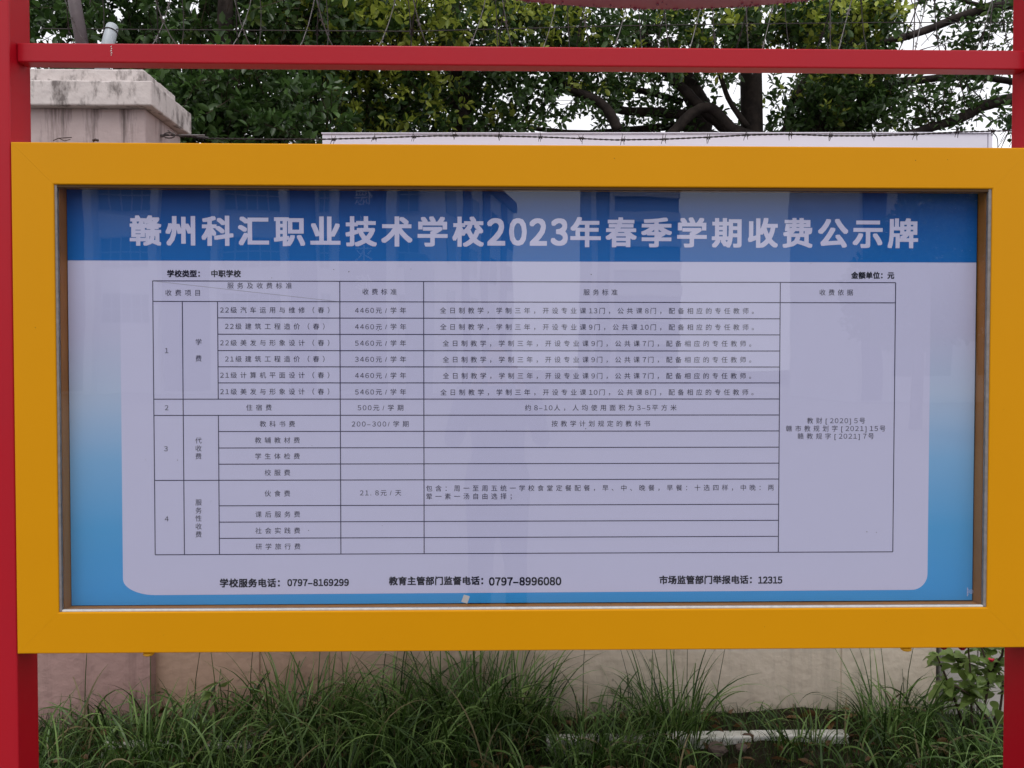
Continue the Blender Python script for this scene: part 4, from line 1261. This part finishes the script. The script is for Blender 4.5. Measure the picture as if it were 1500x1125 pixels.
# ------------------------------------------------------------------ what the glass mirrors: the school yard behind the viewer
FD = 44.0
sbx = lambda u: ref(u, 540, FD).x
sbz = lambda v: ref(600, v, FD).z
sb = empty('school_building', (sbx(380), -FD - 4, 0), 'white school building with purple vertical bands, mirrored in the glass on the left', 'building')
RT = 17.5
MB().box((sbx(60), -FD - 9, 0), (sbx(640), -FD - 0.3, RT)).build('wall', M['bwhite'], sb)
for a, b_ in ((128, 140), (226, 238), (313, 324), (413, 424), (568, 582), (632, 640)):
    MB().box((sbx(a), -FD - 0.299, 0), (sbx(b_), -FD + 0.35, RT + 0.3)).build('pilaster', M['bwhite'], sb)
for a, b_ in ((70, 128), (238, 313), (424, 462), (497, 568)):
    MB().box((sbx(a) + 0.01, -FD - 0.299, 0.2), (sbx(b_) - 0.01, -FD - 0.15, RT - 0.3)).build('cladding_band', M['bpurple'], sb)


def bwindow(parent, x0, x1, z0, z1, y, cols, rows_=2, face=None):
    wo = MB().box((x0, y - 0.02, z0), (x1, y + 0.03, z1)).build('window', M['bglass'], parent)
    g2 = MB()
    for k in range(cols + 1):
        x = x0 + (x1 - x0) * k / cols; g2.box((x - 0.035, y + 0.0301, z0), (x + 0.035, y + 0.07, z1))
    for k in range(rows_ + 1):
        z = z0 + (z1 - z0) * k / rows_; g2.box((x0, y + 0.0302, z - 0.035), (x1, y + 0.072, z + 0.035))
    g2.build('glazing_bars', M['bmetal'], wo)


for vb in (226, 309, 392, 475):
    z0 = sbz(vb)
    for a, b_, c_ in ((143, 223, 5), (327, 410, 5), (467, 482, 2), (584, 615, 2)):
        bwindow(sb, sbx(a), sbx(b_), z0, z0 + 1.8, -FD - 0.28, c_)
# receding wing
P1 = ref(641, 540, FD + 0.3); P2 = ref(752, 540, 62)
dx = (P2 - P1); dx.z = 0; Lw = dx.length; dx.normalize(); nrm = Vector((-dx.y, dx.x, 0))
if nrm.y < 0: nrm = -nrm


def wing(parent, name, s0, s1, z0, z1, d0, d1, m):
    a = P1 + dx * s0; b_ = P1 + dx * s1
    vs = []
    for z in (z0, z1):
        for pt, dd_ in ((a, d0), (b_, d0), (b_, d1), (a, d1)):
            q = pt + nrm * dd_; vs.append((q.x, q.y, z))
    return MB().add(vs, [(0, 3, 2, 1), (4, 5, 6, 7), (0, 1, 5, 4), (1, 2, 6, 5), (2, 3, 7, 6), (3, 0, 4, 7)]).build(name, m, parent)


wg = empty('school_wing', ((P1 + P2) / 2).to_tuple()[:2] + (0,), 'white wing with purple bands receding beside the school building, mirrored in the glass', 'building')
wing(wg, 'wall', 0, Lw, 0, 14.3, -8, 0, M['bwhite'])
wing(wg, 'roof_edge', -0.2, Lw + 0.3, 14.302, 15.2, -8.2, 0.3, M['bpurple'])
for s_ in (0.25, 0.5, 0.78):
    wing(wg, 'cladding_band', Lw * s_, Lw * (s_ + 0.08), 0.1, 14.2, 0.001, 0.15, M['bpurple'])
for z0 in (1.2, 4.5, 7.8, 11.1):
    for s_ in (0.08, 0.36, 0.62, 0.89):
        wing(wg, 'window', Lw * s_, Lw * (s_ + 0.09), z0, z0 + 1.9, 0.002, 0.05, M['bglass'])
# wall calligraphy on the purple band
fc = bpy.data.curves.new('calligraphy_source', 'FONT'); fo = bpy.data.objects.new('calligraphy_source', fc); COL.objects.link(fo); fc.resolution_u = 2
for ch_, v in (('德', 285), ('才', 328), ('求', 371), ('修', 413)):
    GC.clear(); co, fs = glyph(ch_, 0.0)
    s_ = 1.15; xc_ = sbx(533); zc = sbz(v)
    # faces the board (+Y): x runs the other way round for a reader standing at the board
    MB().add([(xc_ - (p_[0] - 0.5) * s_, -FD - 0.145, zc + (p_[1] - 0.38) * s_) for p_ in co], fs).build('wall_character', M['bwhite'], sb)
bpy.data.objects.remove(fo)
# high tower
TD = 90.0
tb_ = empty('tower_block', (ref(930, 540, TD).x, -TD - 8, 0), 'tall tower block with grey and white floor bands, mirrored in the middle of the glass', 'building')
tx0_, tx1_ = ref(865, 540, TD).x, ref(995, 540, TD).x
MB().box((tx0_, -TD - 14, 0), (tx1_, -TD - 0.3, 36)).build('wall', M['bblue'], tb_)
MB().box((tx0_ - 0.1, -TD - 0.299, 0), (tx0_ + 0.5, -TD + 0.3, 36.4)).build('corner_pier', M['bwhite'], tb_)
MB().box((tx0_ + 2.2, -TD - 0.299, 0), (tx0_ + 2.8, -TD + 0.3, 36.4)).build('corner_pier', M['bwhite'], tb_)
for k in range(12):
    MB().box((tx0_ + 2.801, -TD - 0.298, 1.5 + k * 2.9), (tx1_, -TD + 0.5, 2.6 + k * 2.9)).build('balcony_band', M['bwhite'], tb_)
# low dark block in front of the school
q = ref(610, 540, 36)
lb = empty('low_block', (q.x, -38, 0), 'small dark flat-roofed block standing before the school, mirrored faintly in the glass', 'building')
MB().box((ref(594, 540, 36).x, -40, 0), (ref(625, 540, 36).x, -36, ref(600, 372, 36).z)).build('wall', M['bblue'], lb)
MB().box((ref(600, 540, 36).x, -39, ref(600, 372, 36).z + 0.002), (ref(610, 540, 36).x, -37, ref(600, 366, 36).z)).build('roof_tank', M['bblue'], lb)
# right-hand building and tree
RD = 32.0
rb = empty('side_building', (ref(1380, 540, RD).x, -RD - 4, 0), 'white building with a purple band behind the mirrored tree on the right', 'building')
MB().box((ref(1256, 540, RD).x, -RD - 8, 0), (ref(1560, 540, RD).x, -RD, 13.5)).build('wall', M['bwhite'], rb)
MB().box((ref(1262, 540, RD).x, -RD + 0.001, 0.1), (ref(1292, 540, RD).x, -RD + 0.15, 13.3)).build('cladding_band', M['bpurple'], rb)
for a, b_ in ((1310, 1345), (1355, 1390), (1430, 1470)):
    for z0 in (1.2, 4.5, 7.8, 11.0):
        MB().box((ref(a, 540, RD).x, -RD + 0.001, z0), (ref(b_, 540, RD).x, -RD + 0.05, z0 + 1.8)).build('window', M['bglass'], rb)
yt = empty('yard_tree', (ref(1340, 540, 17).x, -17, 0), 'round leafy yard tree mirrored in the upper right corner of the glass', 'tree')
q = yt.location
MB().tube([(q.x, -17, -0.1), (q.x + 0.1, -17, 1.5), (q.x, -17, 3.5), (q.x + 0.2, -17, 5.2)], [0.16, 0.13, 0.10, 0.04], 8).build('trunk', M['bark'], yt, smooth=True)
P_, D_ = [], []
r3 = np.random.default_rng(41)
for (u, v, ru, rv, nn_) in ((1300, 420, 60, 55, 1500), (1360, 360, 80, 70, 2600), (1400, 440, 70, 60, 1500), (1330, 470, 90, 40, 1400), (1400, 320, 55, 40, 900)):
    c_ = ref(u, v, 17); k = 19 / F
    qq = r3.normal(size=(nn_, 3)); qq /= np.linalg.norm(qq, axis=1, keepdims=True); qq *= r3.uniform(0.3, 1, nn_)[:, None] ** 0.5
    P_.append(np.array([c_.x, -17, c_.z]) + qq * np.array([ru * k, 1.2, rv * k])); D_.append(qq + r3.normal(size=(nn_, 3)))
me = leaves_mesh('crown', np.concatenate(P_), np.concatenate(D_), 0.2, [M['leaf_dark']], np.zeros(sum(len(p_) for p_ in P_), dtype=int), r3, width=0.6)
o = bpy.data.objects.new('crown', me); COL.objects.link(o); attach(o, yt); o['kind'] = 'stuff'
print('leaves', nl)

# the photographer, mirrored faintly in the middle of the glass: holds a phone sideways in both hands just behind the lens
M['skin'] = mat('skin', (0.48, 0.29, 0.20), 0.55, 0.4)
M['jacket'] = mat('grey_blue_jacket', (0.05, 0.06, 0.11), 0.85, 0.2, noise=(30, 0.4, (0.04, 0.045, 0.08)))
M['trousers'] = mat('dark_trousers', (0.025, 0.027, 0.04), 0.85, 0.2)
M['hair'] = mat('black_hair', (0.008, 0.007, 0.007), 0.5, 0.4)
M['phone'] = mat('phone_black', (0.01, 0.01, 0.012), 0.15, 0.6)
M['eye'] = mat('eye', (0.6, 0.6, 0.58), 0.2, 0.5)
PX, PYY = -0.08, -2.42
pe = empty('person', (PX, PYY, 0), 'person in a dark jacket and trousers holding a phone up, mirrored faintly in the glass', 'person')


def fused(name, mb, m, parent, vox=0.008, it=4):
    o = mb.build(name, m, parent, smooth=True)
    rm = o.modifiers.new('remesh', 'REMESH'); rm.mode = 'VOXEL'; rm.voxel_size = vox; rm.use_smooth_shade = True
    sm = o.modifiers.new('smooth', 'SMOOTH'); sm.iterations = it; sm.factor = 0.5
    return o


def V3(x, y, z): return Vector((PX + x, PYY + y, z))


def ell(mb, c_, rx, ry, rz, n1=20, n2=14):
    vs = []
    for i in range(n2 + 1):
        th = PI * i / n2
        for j in range(n1):
            a = 2 * PI * j / n1
            vs.append((c_[0] + rx * math.sin(th) * math.cos(a), c_[1] + ry * math.sin(th) * math.sin(a), c_[2] + rz * math.cos(th)))
    fs = [(i * n1 + j, (i + 1) * n1 + j, (i + 1) * n1 + (j + 1) % n1, i * n1 + (j + 1) % n1) for i in range(n2) for j in range(n1)]
    return mb.add(vs, fs)


body = MB()
ell(body, V3(0, 0.02, 1.585), 0.074, 0.092, 0.105)
ell(body, V3(0, 0.05, 1.525), 0.052, 0.058, 0.055)
body.tube([V3(0, -0.02, 1.36), V3(0, 0.0, 1.50)], [0.062, 0.054], 14)
body.tube([V3(0, 0.108, 1.60), V3(0, 0.125, 1.575), V3(0, 0.10, 1.565)], [0.008, 0.014, 0.011], 8)
for s_ in (-1, 1):
    ell(body, V3(0.077 * s_, 0.0, 1.585), 0.010, 0.018, 0.030, 10, 8)
ell(body, V3(0, 0.104, 1.535), 0.024, 0.010, 0.006, 10, 8)
body.tube([V3(0, 0, 0.92), V3(0, -0.01, 1.1), V3(0, -0.01, 1.28), V3(0, -0.015, 1.38)], [0.12, 0.115, 0.13, 0.09], 16)
hands = []
for s_ in (-1, 1):
    sh_, el, wr = V3(0.19 * s_, -0.01, 1.39), V3(0.25 * s_, 0.10, 1.15), V3(0.115 * s_, 0.30, 1.46)
    body.tube([V3(0.05 * s_, -0.01, 1.37), sh_, sh_.lerp(el, 0.5), el, el.lerp(wr, 0.35), wr], [0.07, 0.058, 0.046, 0.038, 0.037, 0.025], 12)
    body.tube([V3(0.085 * s_, 0, 0.92), V3(0.10 * s_, 0.01, 0.48), V3(0.11 * s_, -0.02, 0.10)], [0.09, 0.055, 0.038], 12)
    body.tube([V3(0.11 * s_, -0.05, 0.06), V3(0.12 * s_, 0.12, 0.045)], [0.038, 0.034], 10)
    # palm beside the phone, four fingers in front of its edge, thumb behind
    pc = V3(0.097 * s_, 0.345, 1.52)
    body.tube([wr, wr.lerp(pc, 0.6), pc], [0.025, 0.028, 0.030], 10)
    for k in range(4):
        ln_ = (0.062, 0.070, 0.066, 0.052)[k]
        b0 = pc + Vector((0.004 * s_, 0.012, 0.030 - 0.019 * k))
        k1 = b0 + Vector((0.002 * s_, ln_ * 0.55, 0.004)); k2 = k1 + Vector((-0.022 * s_, ln_ * 0.22, 0.002)); k3 = k2 + Vector((-0.018 * s_, -0.003, 0))
        body.tube([b0, k1, k2, k3], [0.0095, 0.0088, 0.0080, 0.0068], 8)
    body.tube([pc + Vector((0, -0.01, -0.015)), pc + Vector((-0.022 * s_, 0.018, 0.002)), pc + Vector((-0.040 * s_, 0.028, 0.012))], [0.012, 0.0105, 0.008], 8)
fused('body', body, M['skin'], pe, 0.0065, 3)
jk = MB()
jk.tube([V3(0, 0, 0.84), V3(0, 0, 0.95), V3(0, -0.005, 1.1), V3(0, -0.005, 1.28), V3(0, -0.012, 1.38), V3(0, -0.015, 1.445)], [0.155, 0.158, 0.15, 0.165, 0.14, 0.075], 18)
for s_ in (-1, 1):
    sh_, el, wr = V3(0.19 * s_, -0.01, 1.39), V3(0.25 * s_, 0.10, 1.15), V3(0.115 * s_, 0.30, 1.46)
    jk.tube([V3(0.06 * s_, -0.01, 1.37), sh_, sh_.lerp(el, 0.5), el, el.lerp(wr, 0.4), el.lerp(wr, 0.92)], [0.085, 0.076, 0.064, 0.057, 0.05, 0.036], 14)
fused('jacket', jk, M['jacket'], pe, 0.012, 4)
tr_ = MB()
tr_.tube([V3(0, 0, 0.80), V3(0, 0, 0.95)], [0.145, 0.14], 16)
for s_ in (-1, 1):
    tr_.tube([V3(0.07 * s_, 0, 1.0), V3(0.08 * s_, 0, 0.88), V3(0.10 * s_, 0.01, 0.48), V3(0.11 * s_, -0.015, 0.09)], [0.098, 0.112, 0.075, 0.062], 14)
fused('trousers', tr_, M['trousers'], pe, 0.012, 3)
hr = MB()
ell(hr, V3(0, -0.005, 1.62), 0.085, 0.095, 0.088)
hr.tube([V3(0, -0.05, 1.60), V3(0, -0.045, 1.52)], [0.07, 0.045], 12)
fused('hair', hr, M['hair'], pe, 0.008, 3)
for s_ in (-1, 1):
    sho = MB().tube([V3(0.11 * s_, -0.07, 0.05), V3(0.115 * s_, 0.05, 0.048), V3(0.122 * s_, 0.17, 0.035)], [0.048, 0.05, 0.038], 12)
    fused('shoe', sho, M['hair'], pe, 0.01, 3)
    ell(MB(), (0, 0, 0), 1, 1, 1)
    ey = MB(); ell(ey, V3(0.031 * s_, 0.098, 1.600), 0.013, 0.008, 0.008, 10, 8); eo = ey.build('eye', M['eye'], pe, smooth=True)
    pu = MB(); ell(pu, V3(0.031 * s_, 0.1035, 1.600), 0.0055, 0.0035, 0.0055, 10, 8); pu.build('pupil', M['hair'], eo, smooth=True)
ph = MB().box((PX - 0.079, PYY + 0.385, 1.512), (PX + 0.079, PYY + 0.393, 1.588)).build('phone', M['phone'], bevel=0.003)
tag(ph, 'black phone held sideways in both hands of the mirrored person', 'phone')
